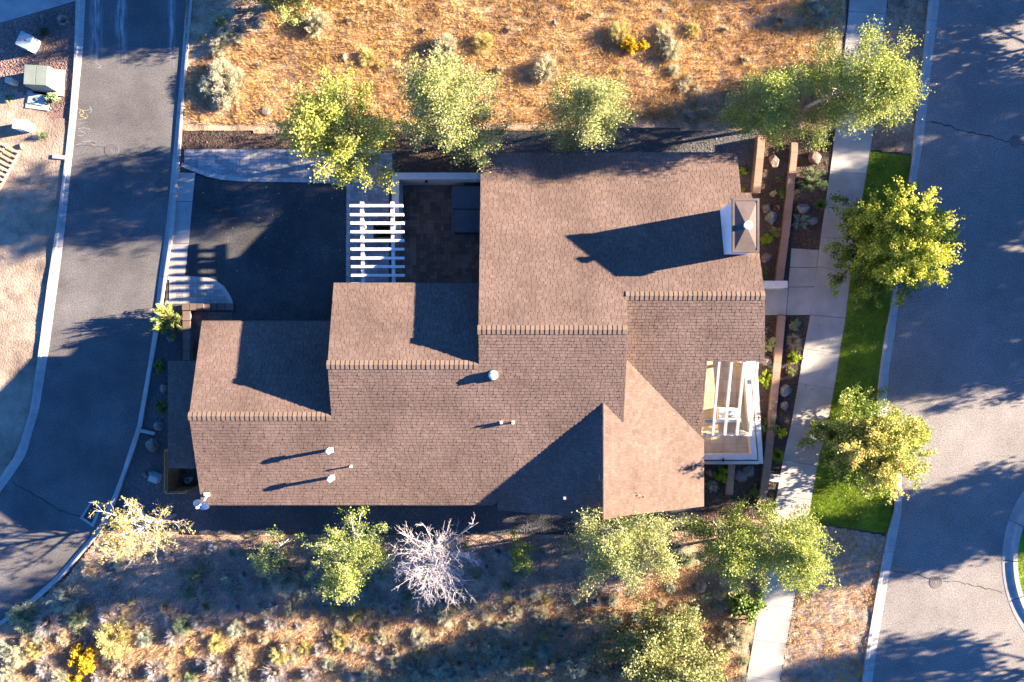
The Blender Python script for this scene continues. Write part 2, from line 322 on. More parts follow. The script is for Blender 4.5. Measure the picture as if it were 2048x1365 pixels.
def scatter_pts(pts_px, n, seed=0):
    rs = np.random.RandomState(seed); poly = pxpoly(pts_px); xs = [p[0] for p in poly]; ys = [p[1] for p in poly]
    A = abs(area(poly)); B = (max(xs) - min(xs)) * (max(ys) - min(ys)); k = int(n * B / A * 1.05) + 10
    x = rs.uniform(min(xs), max(xs), k); y = rs.uniform(min(ys), max(ys), k); s = inside(x, y, poly); return x[s][:n], y[s][:n], rs
def stones(name, label_kind, pts_px, n, size, m, z=.012, seed=3, zf=None, excl=()):
    x, y, rs = scatter_pts(pts_px, n, seed)
    for e in excl:
        s = ~inside(x, y, pxpoly(e)); x = x[s]; y = y[s]
    n = len(x); s = size * rs.lognormal(0, .35, n)
    base = np.array([(1, 0, 0), (0, 1, 0), (-1, 0, 0), (0, -1, 0), (0, 0, 1)], float)
    V = base[None] * s[:, None, None] * rs.uniform(.6, 1.1, (n, 5, 1)); V[:, :, 2] *= .7
    a = rs.uniform(0, 6.28, n); c, q = np.cos(a)[:, None], np.sin(a)[:, None]
    X = V[:, :, 0] * c - V[:, :, 1] * q + x[:, None]; Y = V[:, :, 0] * q + V[:, :, 1] * c + y[:, None]
    Z = V[:, :, 2] + (z if zf is None else zf(x, y)[:, None])
    V = np.stack([X, Y, Z], -1).reshape(-1, 3)
    Fc = (np.array([(0, 1, 4), (1, 2, 4), (2, 3, 4), (3, 0, 4)])[None] + 5 * np.arange(n)[:, None, None]).reshape(-1, 3)
    o = mesh(name, V, Fc, m, v=np.repeat(rs.rand(n), 4)); return tag(o, kind='stuff')
def blades(name, pts_px, n, length, wid, m, z=.0, seed=5, zf=None, lean=.6, tuft=None, excl=(), vfun=None):
    if tuft:
        nt_, k, sp = tuft; x, y, rs = scatter_pts(pts_px, nt_, seed)
        tv = rs.rand(len(x)); tl = rs.uniform(.55, 1.25, len(x)); cx = np.repeat(x, k); cy = np.repeat(y, k)
        dx = rs.normal(0, sp, len(cx)); dy = rs.normal(0, sp, len(cx)); x = cx + dx; y = cy + dy; tv = np.repeat(tv, k); tl = np.repeat(tl, k)
    else:
        x, y, rs = scatter_pts(pts_px, n, seed); tv = rs.rand(len(x)); tl = np.ones(len(x)); dx = dy = np.zeros(len(x))
    s = inside(x, y, pxpoly(pts_px))
    for e in excl: s &= ~inside(x, y, pxpoly(e))
    x, y, tv, tl, dx, dy = x[s], y[s], tv[s], tl[s], dx[s], dy[s]; n = len(x)
    zz = np.full(n, z) if zf is None else zf(x, y)
    L_ = length * tl * rs.uniform(.5, 1.2, n); a = rs.uniform(0, 6.283, n); ln = np.abs(rs.normal(0, lean, n))
    if tuft:
        a = np.arctan2(dy, dx) + rs.normal(0, .5, n)
    dirx, diry = np.cos(a) * np.sin(ln), np.sin(a) * np.sin(ln); px_, py_ = -np.sin(a) * wid / 2, np.cos(a) * wid / 2
    h = np.cos(ln)
    V = np.stack([np.stack([x - px_, y - py_, zz], 1), np.stack([x + px_, y + py_, zz], 1), np.stack([x + dirx * L_, y + diry * L_, zz + h * L_], 1)], 1).reshape(-1, 3)
    v = np.clip(tv * .6 + rs.rand(n) * .4, 0, 1) if vfun is None else np.clip(vfun(x, y) + rs.normal(0, .14, n) + (tv - .5) * .25, 0, 1)
    o = mesh(name, V, np.arange(3 * n).reshape(-1, 3), m, v=v); return tag(o, kind='stuff')

# ------------------------------------------------------------------ kerb lines as functions of photo rows (ground level)
I = lambda ys, xs: (lambda y: float(np.interp(y, ys, xs)))
AL_y = [-900, -300, 0, 110, 133, 233, 317, 455, 572, 702, 820, 880, 910, 953, 985, 1030, 1100]
ALo = I(AL_y, [190, 165, 154, 151, 150, 142, 133, 115, 97, 80, 63, 45, 33, 3, -22, -65, -150])
ALi = I(AL_y, [208, 182, 171, 165, 162, 153, 144, 130, 115, 97, 78, 60, 52, 24, 0, -42, -125])
AR_y = [-900, -300, 0, 123, 247, 345, 400, 455, 555, 615, 668, 738, 855, 910, 943, 990, 1043, 1077, 1110, 1153, 1197, 1215, 1243, 1290, 1360]
ARo = I(AR_y, [410, 385, 373, 363, 352, 343, 338, 332, 318, 312, 306, 295, 274, 255, 245, 227, 203, 180, 150, 113, 63, 40, 0, -70, -180])
ARi = I(AR_y, [424, 398, 386, 376, 365, 359, 354, 350, 334, 325, 318, 305, 285, 267, 254, 238, 216, 192, 163, 128, 80, 55, 15, -55, -165])
SWl = I([-900, -300, 0, 23, 267, 410, 455, 475, 533, 630, 698, 767, 848, 910, 990, 1187, 1280, 1365, 1700], [1790, 1723, 1699, 1698, 1671, 1651, 1646, 1642, 1634, 1621, 1608, 1597, 1583, 1568, 1554, 1523, 1507, 1492, 1430])
SWr = I([-900, -300, 0, 267, 300, 410, 545, 575, 637, 708, 778, 860, 910, 1030, 1197, 1365, 1700], [1868, 1800, 1775, 1746, 1741, 1722, 1702, 1700, 1691, 1679, 1668, 1653, 1638, 1618, 1589, 1559, 1498])
CR_y = [-900, -300, 0, 160, 277, 313, 383, 455, 545, 622, 672, 732, 788, 830, 870, 910, 950, 1015, 1067, 1177, 1287, 1365, 1700]
CRl = I(CR_y, [1950, 1880, 1856, 1840, 1826, 1823, 1813, 1803, 1790, 1778, 1768, 1759, 1753, 1752, 1757, 1774, 1786, 1788, 1773, 1752, 1733, 1722, 1672])
CRr = I(CR_y, [1974, 1904, 1879, 1859, 1847, 1841, 1829, 1820, 1807, 1795, 1789, 1779, 1774, 1773, 1779, 1792, 1803, 1804, 1795, 1773, 1755, 1744, 1694])
def seq(a, b, s):
    r = list(np.arange(a, b, s)); r.append(b); return r
def ribbon(fl, fr, ys): return [(fl(y), y) for y in ys] + [(fr(y), y) for y in ys[::-1]]

# ------------------------------------------------------------------ ground sheets
b = MB(); b.add([(-220, -220, -.10), (220, -220, -.10), (220, 220, -.10), (-220, 220, -.10)], [(0, 1, 2, 3)], .5)
tag(b.build('ground', 'ground'), kind='structure')
FT = [(380, -420), (1820, -420), (1700, -100), (1688, 60), (1668, 262), (1500, 262), (1300, 258), (1000, 262), (640, 268), (366, 262), (372, 130)]
FB = [(-140, 1360), (-60, 1290), (20, 1240), (70, 1208), (140, 1150), (190, 1085), (215, 1058), (420, 1070), (900, 1072), (1340, 1065), (1520, 1040), (1548, 1050), (1523, 1190), (1492, 1365), (1440, 1640), (-300, 1640), (-300, 1450)]
relief('dry_field_ground', FT, -.03, 'field', .16, .14, 3)
relief('shrubland_ground', FB, -.03, 'field2', .20, .14, 7)
def zFT(x, y): return -.03 + np.maximum(hgt(x, y, .16, 3), 0) - .01
def zFB(x, y): return -.03 + np.maximum(hgt(x, y, .20, 7), 0) - .01
DL = [(-400, -60), (-100, 60), (0, 48), (150, 6)] + [(ALo(y), y) for y in seq(10, 1095, 30)] + [(-500, 1200), (-500, -60)]
relief('bare_dirt_ground', [(-400, 160)] + [(0, 150), (60, 200), (100, 235), (141, 235)] + [(ALo(y), y) for y in seq(240, 1095, 30)] + [(-500, 1150)], -.005, 'dirt', .10, .14, 11)
sheet('lava_gravel_ground', [(-420, 100), (-300, 110), (0, 45), (154, 4)] + [(ALo(y), y) for y in (60, 133, 233, 262)] + [(110, 262), (60, 230), (0, 190), (-400, 190)], .012, 'pinkgravel')
sheet('neighbour_driveway', [(-500, -300), (160, -300), (154, 2), (0, 46), (-500, 190)], .03, 'concrete')
tag(bpy.data.objects['neighbour_driveway'], kind='structure')
DS = [(SWr(y), y) for y in seq(1046, 1640, 40)] + [(CRl(y), y) for y in seq(1072, 1640, 40)][::-1]
relief('bare_soil_strip', DS, -.02, 'strip_dirt', .12, .09, 17)
DT = [(SWr(y), y) for y in seq(-400, 300, 50)] + [(CRl(y), y) for y in seq(-400, 308, 50)][::-1]
relief('dry_verge_ground', DT, -.02, 'field2', .08, .09, 19)
LW = [(SWr(y), y) for y in seq(304, 1043, 20)] + [(CRl(y), y) for y in seq(313, 1067, 20)][::-1]
sheet('lawn_ground', LW, .03, 'lawn')
ys = seq(-900, 1290, 20)
al = [(ALi(y), y) for y in seq(-900, 1100, 20)] + [(-420, 1230), (-420, 1420)] + [(ARo(y), y) for y in seq(-900, 1360, 20)][::-1]
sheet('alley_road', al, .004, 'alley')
st = [(CRr(y), y) for y in seq(-900, 1700, 20)] + [(3600, 1700), (3600, -900)]
sheet('street_road', st, .004, 'asphalt')
# gravel and bark beds
GN = [(362, 258), (640, 262), (1000, 258), (1300, 256), (1530, 262), (1516, 300), (1507, 386), (1500, 700), (1400, 700), (960, 640), (800, 640), (780, 372), (690, 372), (690, 296), (362, 296)]
sheet('gravel_bed', [(960, 258), (1300, 256), (1522, 262), (1516, 300), (1507, 400), (1400, 640), (960, 640), (960, 258)], .012, 'gravel')
sheet('bark_bed', [(360, 258), (640, 262), (960, 258), (960, 356), (783, 356), (783, 298), (360, 298)], .008, 'mulch')
GS = [(325, 608), (364, 608), (364, 725), (480, 725), (480, 980), (1000, 980), (1400, 1000), (1400, 1064), (900, 1072), (420, 1070), (216, 1056)] + [(ARi(y) - 1, y) for y in (1030, 990, 943, 910, 855, 738, 668, 640)]
sheet('gravel_bed', GS, .012, 'gravel')
BR = [(1521, 262), (1663, 262)] + [(SWl(y), y) for y in (300, 410, 475, 500)] + [(1583, 500), (1576, 575), (1505, 575), (1507, 400), (1516, 290)]
sheet('bark_bed', BR, .016, 'mulch')
BR2 = [(1500, 631), (1620, 631)] + [(SWl(y), y) for y in (660, 698, 767, 848, 910, 990, 1035)] + [(1520, 1045), (1400, 1045), (1400, 930), (1500, 930)]
sheet('bark_bed', BR2, .016, 'mulch')
# driveway
DV = [(391, 345), (392, 352), (430, 360), (500, 364), (570, 366), (690, 370), (694, 470), (694, 640), (640, 660), (466, 660), (464, 606), (445, 575), (415, 557), (368, 552), (374, 500), (382, 430)]
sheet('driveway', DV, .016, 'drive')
tag(bpy.data.objects['driveway'], kind='structure')

# ------------------------------------------------------------------ stones, chips, grass
stones('gravel', 'basalt', [(1000, 258), (1300, 256), (1522, 262), (1516, 300), (1507, 386), (1400, 400), (1000, 330)], 14000, .022, 'gravel_stone', .014, 21)
stones('gravel', 'basalt', [(325, 612), (364, 612), (364, 725), (345, 1000), (1000, 1000), (1400, 1030), (1400, 1060), (900, 1070), (430, 1068), (225, 1050), (285, 860), (320, 660)], 20000, .022, 'gravel_stone', .014, 22)
stones('gravel', 'basalt', [(385, -60), (520, -60), (500, 60), (400, 120), (378, 120), (366, 240), (430, 240), (400, 180), (430, 100), (440, 0)], 6000, .022, 'gravel_stone', .03, 23)
stones('lava_gravel', 'lava', [(-100, 60), (0, 50), (150, 10)] + [(ALo(y), y) for y in (60, 133, 205)] + [(115, 225), (60, 200), (-60, 190)], 13000, .030, 'pink_stone', .016, 24)
stones('bark_chips', 'bark', BR, 9000, .026, 'mulch_chip', .018, 25)
stones('bark_chips', 'bark', BR2, 9000, .026, 'mulch_chip', .018, 26)
stones('bark_chips', 'bark', [(364, 260), (640, 264), (960, 260), (960, 340), (783, 340), (783, 297), (364, 297)], 7000, .026, 'mulch_chip', .012, 27)
stones('pebbles', 'earth', FB, 9000, .022, 'rock', 0, 28, zf=lambda x, y: zFB(x, y) + .01)
stones('pebbles', 'earth', [(0, 150), (60, 200), (100, 235), (141, 235), (110, 470), (60, 800), (0, 900)], 1500, .016, 'dirt', 0, 29, zf=lambda x, y: -.005 + np.maximum(hgt(x, y, .10, 11), 0))
stones('clods', 'earth', DS, 5000, .018, 'strip_dirt', 0, 30, zf=lambda x, y: -.02 + np.maximum(hgt(x, y, .12, 17), 0))
gv = lambda x, y: -.05 + 1.3 * fbm(x * .5 + 3, y * .5, 41)
FTin = [(372, 140), (440, 100), (520, 60), (560, -60), (1690, -60), (1680, 60), (1660, 250), (1300, 246), (1000, 250), (640, 250), (372, 250)]
blades('dry_grass', FTin, 0, .22, .018, 'straw', seed=51, zf=zFT, lean=.75, tuft=(14000, 13, .06), vfun=gv)
blades('dry_grass', FB, 0, .17, .014, 'straw2', seed=52, zf=zFB, lean=.85, tuft=(6500, 11, .07))
blades('dry_grass', [(0, 1310), (130, 1275), (420, 1250), (560, 1210), (900, 1215), (1100, 1190), (1260, 1180), (1360, 1120), (1420, 1130), (1400, 1200), (1500, 1250), (1480, 1365), (0, 1365)], 0, .22, .018, 'straw3', seed=53, zf=zFB, lean=.8, tuft=(10000, 12, .06))
blades('twig_litter', [(150, 1150), (215, 1070), (420, 1078), (1340, 1075), (1300, 1180), (900, 1230), (500, 1230), (100, 1260)], 0, .30, .016, 'greybush', seed=59, zf=zFB, lean=.9, tuft=(3600, 10, .10))
blades('dry_grass', DS, 0, .17, .018, 'straw', seed=54, z=.03, lean=.8, tuft=(2600, 10, .05))
blades('dry_grass', DT, 0, .12, .016, 'straw2', seed=55, z=.01, lean=.8, tuft=(1500, 10, .05))
blades('lawn_grass', LW, 100000, .06, .016, 'lawnblade', z=.03, seed=56, lean=.45)

stones('fallen_leaves', 'leaf', LW, 500, .035, 'leaf_maple2', .07, 61)
stones('fallen_leaves', 'leaf', [(SWl(y), y) for y in seq(640, 1000, 40)] + [(SWr(y), y) for y in seq(640, 1000, 40)][::-1], 90, .03, 'leaf_maple2', .052, 62)
stones('fallen_leaves', 'leaf', [(400, 372), (690, 375), (690, 560), (480, 560)], 60, .028, 'leaf_aspen_y', .018, 63)
# ------------------------------------------------------------------ kerbs, pavements
def kerb(name, fl, fr, y0, y1, step, back='l', gutter=.62, hz=.12):
    root = thing(name, None, None, kind='structure'); ysj = seq(y0, y1, step)
    for a, bb in zip(ysj[:-1], ysj[1:]):
        sub = list(np.linspace(a + .35, bb - .35, max(2, int((bb - a) / 16) + 1))); V = []; Fc = []
        for y in sub:
            l, r = P(fl(y), y), P(fr(y), y)
            if back == 'r': l, r = r, l
            for t, z in ((0, -.12), (0, hz), (.30, hz - .005), (.42, .045), (1, .012), (1, -.12)):
                V.append((l[0] + (r[0] - l[0]) * t, l[1] + (r[1] - l[1]) * t, z))
        for i in range(len(sub) - 1):
            for j in range(5): Fc.append((i * 6 + j, i * 6 + j + 1, (i + 1) * 6 + j + 1, (i + 1) * 6 + j))
        for e in (0, len(sub) - 1): Fc.append(tuple(e * 6 + j for j in range(6)))
        mesh('kerb_segment', V, Fc, 'curb', root, v=[random.random()] * len(Fc))
    return root
kerb('alley_kerb', ALo, ALi, -430, 1090, 84)
kerb('alley_kerb', ARo, ARi, -430, 1330, 82, back='r')
kerb('street_kerb', CRl, CRr, -430, 1680, 118)
# kerb of the planted island
isl = thing('island_kerb', None, None, kind='structure')
cx_, cy_ = 2182, 1122
for k in range(16):
    V = []; Fc = []
    for i, t in enumerate(np.linspace(k / 16 + .0007, (k + 1) / 16 - .0007, 5)):
        a = 2 * math.pi * t
        for rr, z in ((1, -.1), (1, .012), (.915, .04), (.89, .12), (.84, .12), (.84, -.1)):
            V.append(P(cx_ + 178 * rr * math.cos(a), cy_ + 215 * rr * math.sin(a))[:2] + (z,))
    for i in range(4):
        for j in range(5): Fc.append((i * 6 + j, i * 6 + j + 1, (i + 1) * 6 + j + 1, (i + 1) * 6 + j))
    mesh('kerb_segment', V, Fc, 'curb', isl, v=[random.random()] * len(Fc))
ip = [(cx_ + 178 * .84 * math.cos(a), cy_ + 215 * .84 * math.sin(a)) for a in np.linspace(0, 6.283, 40)[:-1]]
sheet('island_lawn_ground', ip, .08, 'lawn')
blades('island_grass', ip, 30000, .07, .016, 'lawnblade', z=.08, seed=57, lean=.45)
# sidewalk slabs
sw = thing('sidewalk', None, None, kind='structure')
jl = [(-420, -412), (-330, -322), (-240, -232), (-150, -143), (-62, -56), (23, 28), (100, 106), (180, 187), (257, 265), (343, 349), (408, 414), (475, 480), (533, 545), (630, 637), (698, 708), (767, 778), (848, 860), (921, 932), (990, 1000), (1062, 1072), (1133, 1142), (1208, 1216), (1280, 1289), (1353, 1362), (1430, 1440), (1510, 1520), (1600, 1610), (1690, 1700)]
for (a0, a1), (b0, b1) in zip(jl[:-1], jl[1:]):
    g = .35; b = MB(); poly = pxpoly([(SWl(a0) , a0 + g), (SWr(a1), a1 + g), (SWr(b1), b1 - g), (SWl(b0), b0 - g)], .05)
    b.prism(poly, -.08, .05 + random.uniform(-.004, .004)); b.build('slab', 'concrete', sw)
for q in ([(1583, 497), (1637.3, 500.5), (1633, 535.5), (1580.5, 534.5)], [(1580.3, 535.5), (1632.8, 536.5), (1629, 573.5), (1576.5, 574)],
          [(1578, 575), (1629, 574.8), (1620.3, 630), (1573, 630.4)], [(1532, 577.5), (1576.8, 577.5), (1571.8, 630.4), (1530, 630.6)], [(1490, 577.5), (1531, 577.5), (1529, 630.6), (1490, 630.6)]):
    b = MB(); b.prism(pxpoly(q, .05), -.08, .046 + random.uniform(-.003, .003)); b.build('slab', 'concrete', sw)
# concrete apron between alley gutter and driveway
ap = thing('driveway_apron', None, None, kind='structure')
for (y0, y1) in ((346, 403), (404, 487), (488, 551)):
    f2 = I([340, 400, 455, 552], [391, 385, 381, 369])
    b = MB(); b.prism(pxpoly([(ARo(y0) + 0.5, y0), (f2(y0), y0), (f2(y1), y1), (ARo(y1) + .5, y1)], .03), -.05, .03); b.build('slab', 'concrete', ap)
# cracks: narrow open joints
def crack(name, pts, wd, parent, m='crack', z=.009, jit=2.0):
    b = MB(); q = []
    for (x0, y0), (x1, y1) in zip(pts[:-1], pts[1:]):
        n = max(2, int(math.hypot(x1 - x0, y1 - y0) / 7))
        for i in range(n): t = i / n; q.append((x0 + (x1 - x0) * t + random.uniform(-jit, jit) * .4, y0 + (y1 - y0) * t + random.uniform(-jit, jit)))
    q.append(pts[-1]); L_ = []; R_ = []
    for i, p in enumerate(q):
        a = q[max(0, i - 1)]; c = q[min(len(q) - 1, i + 1)]; dx, dy = c[0] - a[0], c[1] - a[1]; l = math.hypot(dx, dy) or 1
        ww = wd * random.uniform(.5, 1.2); nx, ny = -dy / l * ww / 2, dx / l * ww / 2; L_.append(P(p[0] + nx, p[1] + ny, z)); R_.append(P(p[0] - nx, p[1] - ny, z))
    n = len(q); b.add(L_ + R_, [(i, i + 1, n + i + 1, n + i) for i in range(n - 1)], .5); return b.build(name, m, parent)
street = bpy.data.objects['street_road']; alley = bpy.data.objects['alley_road']
crack('crack', [(1849, 243), (1890, 250), (1925, 262), (1960, 268), (2010, 282), (2050, 290), (2120, 300)], 2.2, street)
crack('crack', [(1788, 1143), (1830, 1148), (1860, 1158)], 1.2, street); crack('crack', [(1886, 1162), (1915, 1165), (1950, 1172), (1985, 1180), (2004, 1186)], 1.4, street)
crack('crack', [(1930, 775), (1975, 768), (2020, 770), (2060, 760)], .8, street); crack('crack', [(2005, 770), (2020, 785), (2045, 795)], .8, street)
crack('crack', [(150, 293), (180, 292), (210, 296)], 1.0, alley); crack('crack', [(240, 310), (270, 315), (300, 312), (320, 302), (345, 300)], 1.2, alley)
crack('crack', [(25, 965), (60, 985), (95, 1005), (120, 1022), (160, 1033)], 2.0, alley)
# utility paint marks
def stroke(name, pts, wd, m): return crack(name, pts, wd, alley, m, .010, .4)
for pts in ([(172, 130), (190, 124), (203, 134)], [(203, 134), (196, 136)], [(156, 240), (170, 237)], [(158, 248), (172, 244)], [(168, 222), (184, 219)], [(184, 219), (179, 214)], [(184, 219), (181, 226)],
            [(156, 258), (168, 256), (180, 260)], [(180, 260), (175, 255)], [(180, 260), (176, 265)], [(154, 272), (166, 272), (170, 266), (158, 262)], [(165, 284), (180, 282), (191, 289)], [(191, 289), (184, 284)], [(191, 289), (184, 291)], [(152, 290), (162, 288)], [(168, 105), (195, 98)], [(166, 112), (190, 118)]):
    stroke('white_paint_mark', pts, 1.1, 'paint_w')
for pts in ([(158, 226), (163, 220), (168, 226), (163, 231), (158, 226)], [(160, 232), (172, 236)], [(172, 228), (176, 234), (170, 238)], [(157, 218), (168, 222)]):
    stroke('yellow_paint_mark', pts, 1.3, 'paint_y')
# manholes
def manhole(px, py, r, label, root_parent=None):
    x, y, _ = P(px, py); t = thing('manhole_cover', label, 'manhole cover', (x, y, .006), 'manhole covers in the road')
    b = MB(); b.lathe(x, y, [(r, .006), (r, .016)], 32); b.build('lid', 'iron', t)
    for k, q in enumerate((.85, .6, .35)):
        b = MB(); n = 28; V = []; Fc = []
        for i in range(n):
            a = 2 * math.pi * i / n
            for rr in (r * q, r * (q - .1)): V.append((x + rr * math.cos(a), y + rr * math.sin(a), .0185))
        for i in range(n): Fc.append((2 * i, 2 * ((i + 1) % n), 2 * ((i + 1) % n) + 1, 2 * i + 1))
        b.add(V, Fc); b.build('ring', 'ring', t)
manhole(1872, 1165, .31, 'sunlit round manhole cover in the street beside the planted island')
manhole(2031, 283, .31, 'round manhole cover in the shaded upper part of the street')
manhole(224, 301, .34, 'dark round manhole cover in the narrow alley road')
# storm drain
x, y, _ = P(183, 1028); t = thing('storm_drain', 'rectangular storm drain with dark iron grate and concrete collar at the kerb', 'storm drain', (x, y, 0))
qo = pxpoly([(183, 1001), (205, 1011), (187, 1055), (160, 1037)]); qi = pxpoly([(183, 1007), (199, 1014), (184, 1047), (166, 1035)])
b = MB()
for i in range(4): b.prism([qo[i], qo[(i + 1) % 4], qi[(i + 1) % 4], qi[i]], -.02, .02)
b.build('collar', 'curb', t)
b = MB(); b.prism(qi, -.15, -.1); b.build('pit', 'dark', t)
def lerp2(a, b_, t_): return (a[0] + (b_[0] - a[0]) * t_, a[1] + (b_[1] - a[1]) * t_)
for i in range(12):
    t_ = (i + .5) / 12; b = MB(); b.beam((*lerp2(qi[0], qi[3], t_), .008), (*lerp2(qi[1], qi[2], t_), .008), .022, .02); b.build('bar', 'dark', t)
for i in range(3):
    t_ = (i + 1) / 4; b = MB(); b.beam((*lerp2(qi[0], qi[1], t_), .004), (*lerp2(qi[3], qi[2], t_), .004), .022, .02); b.build('cross_bar', 'dark', t)

# ------------------------------------------------------------------ pavers
def paver_field(name, poly_px, m, cell=.165, z=.045, border=None, seed=1, rot=0.0, cap=300, origin=None):
    root = thing(name, None, None, kind='structure'); rs = random.Random(seed)
    poly = pxpoly(poly_px, z); b = MB(); pl = poly if area(poly) > 0 else poly[::-1]
    b.prism(pl, -.05, z - .02, .5); b.build('joint_bed', 'paver_base', root)
    xs = [p[0] for p in poly]; ys = [p[1] for p in poly]; nx = int((max(xs) - min(xs)) / cell) + 2; ny = int((max(ys) - min(ys)) / cell) + 2
    used = set(); items = []
    for i in range(nx):
        for j in range(ny):
            if (i, j) in used: continue
            for wd, hg in rs.sample([(2, 2), (2, 1), (1, 2), (1, 1)], 4):
                cells = [(i + a, j + c) for a in range(wd) for c in range(hg)]
                if not any(q in used for q in cells): break
            used.update(cells); x0 = min(xs) + i * cell; y0 = min(ys) + j * cell; g = .006
            q = [(x0 + g, y0 + g), (x0 + wd * cell - g, y0 + g), (x0 + wd * cell - g, y0 + hg * cell - g), (x0 + g, y0 + hg * cell - g)]
            cx, cy = x0 + wd * cell / 2, y0 + hg * cell / 2
            ins = [bool(inside(p[0], p[1], poly)) for p in q]
            if all(ins): items.append(q)
            elif any(ins) or inside(cx, cy, poly):    # trim cut pavers cell by cell
                for a in range(wd):
                    for c in range(hg):
                        u = [(x0 + a * cell + g, y0 + c * cell + g), (x0 + (a + 1) * cell - g, y0 + c * cell + g), (x0 + (a + 1) * cell - g, y0 + (c + 1) * cell - g), (x0 + a * cell + g, y0 + (c + 1) * cell - g)]
                        if (all(bool(inside(p[0], p[1], poly)) for p in u) if border else inside(x0 + (a + .5) * cell, y0 + (c + .5) * cell, poly)): items.append(u)
    rs.shuffle(items); rest = MB()
    for k, q in enumerate(items):
        zz = z + rs.uniform(-.0025, .0025); v = rs.random()
        if k < cap: bb = MB(); bb.prism(q, z - .03, zz, v); bb.build('paver', m, root)
        else: rest.prism(q, z - .03, zz, v)
    if rest.V: tag(rest.build('paver_infill', m, root), kind='stuff')
    if border:
        for line, wpx in border:
            # soldier course along a polyline
            pts = pxpoly(line, z); d = 0; seg = []
            for a, c in zip(pts[:-1], pts[1:]):
                l = math.hypot(c[0] - a[0], c[1] - a[1]); n = max(1, round(l / .115))
                for i in range(n):
                    p0 = lerp2(a, c, i / n); p1 = lerp2(a, c, (i + 1) / n); ux, uy = (c[0] - a[0]) / l, (c[1] - a[1]) / l
                    g = .004; o = wpx * (H / F); nx_, ny_ = -uy * o, ux * o
                    q = [(p0[0] + ux * g, p0[1] + uy * g), (p1[0] - ux * g, p1[1] - uy * g), (p1[0] - ux * g + nx_, p1[1] - uy * g + ny_), (p0[0] + ux * g + nx_, p0[1] + uy * g + ny_)]
                    bb = MB(); bb.prism(q, z - .03, z + .012 + rs.uniform(-.001, .002), rs.random()); bb.build('border_paver', 'border', root)
    return root
topcurve = [(361, 333), (391, 345), (415, 354), (445, 360), (480, 363), (530, 364), (600, 365), (660, 367), (690, 369)]
paver_field('paver_path', [(363, 297), (640, 297), (790, 300), (790, 346), (784, 352), (784, 570), (693, 570), (692, 369)] + topcurve[::-1][1:], 'paver', seed=4,
            border=[(topcurve, 8), ([(693, 369), (693, 470), (692, 470.1), (692, 566)], 8)], cap=300)
arc = [(335, 552), (375, 552), (415, 556), (432, 561), (448, 573), (458, 587), (464, 600), (466, 608)]
paver_field('paver_apron', [(331, 608)] + [(332, 580)] + arc, 'paver', seed=5, border=[(arc, -8)], z=.04)
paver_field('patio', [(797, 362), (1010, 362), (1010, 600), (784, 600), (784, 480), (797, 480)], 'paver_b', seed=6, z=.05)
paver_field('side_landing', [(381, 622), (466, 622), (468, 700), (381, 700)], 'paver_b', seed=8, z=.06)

# ------------------------------------------------------------------ house roof geometry
PT = 1 / 3
def plane_hit(px, py, f):   # f(x,y)->z ; ray from the camera
    z = 3.0
    for _ in range(30):
        x, y, _z = P(px, py, z); z = .5 * z + .5 * f(x, y)
    return P(px, py, z)
zS = 2.65; yS = PY(1010, zS)
S1 = lambda x, y: zS + PT * (y - yS)
def ridge_from(f, px, py): h = plane_hit(px, py, f); return h[1], h[2]
yA, zA = ridge_from(S1, 1100, 660); yC, zC = ridge_from(S1, 800, 730); yD, zD = ridge_from(S1, 520, 833)
NA = lambda x, y: zA - PT * (y - yA); NC = lambda x, y: zC - PT * (y - yC); ND = lambda x, y: zD - PT * (y - yD)
yB, zB = ridge_from(NA, 1400, 592); SB = lambda x, y: zB + PT * (y - yB)
xE, yE, zE = plane_hit(1207, 805, S1)
FE = lambda x, y: zE - PT * (x - xE); FW = lambda x, y: zE + PT * (x - xE)
xD = plane_hit(378, 833, S1)[0]; xC = plane_hit(655, 730, S1)[0]; xA = plane_hit(957, 660, S1)[0]; xR = plane_hit(1254, 700, S1)[0]
xBr = plane_hit(1530, 592, NA)[0]; xBt = plane_hit(1478, 345, NA)[0]; xBs = PX(1524, 3.5)
yNA = plane_hit(1300, 306, NA)[1]; yNC = plane_hit(800, 567, NC)[1]; yND = plane_hit(520, 643, ND)[1]
yChT = plane_hit(1490, 386, NA)[1]; xEe = plane_hit(1408, 950, FE)[0]; yFs = plane_hit(1300, 1033, FE)[1]
xWe = plane_hit(995, 1030, FW)[0]; xBd = plane_hit(1409, 790, SB)[0]; yBe = plane_hit(1460, 723, SB)[1]
yBF = lambda x: yB + (FE(x, 0) - zB) / PT      # valley between the east plane and the low south slope
print('ridges', zA, zB, zC, zD, 'E', zE, 'eaves', NA(0, yNA), NC(0, yNC), ND(0, yND), FE(xEe, 0), FW(xWe, 0), SB(0, yBe))
house = thing('house', 'large single storey house with stepped brown shingle roofs and a white chimney', 'house', (0, 0, 0))
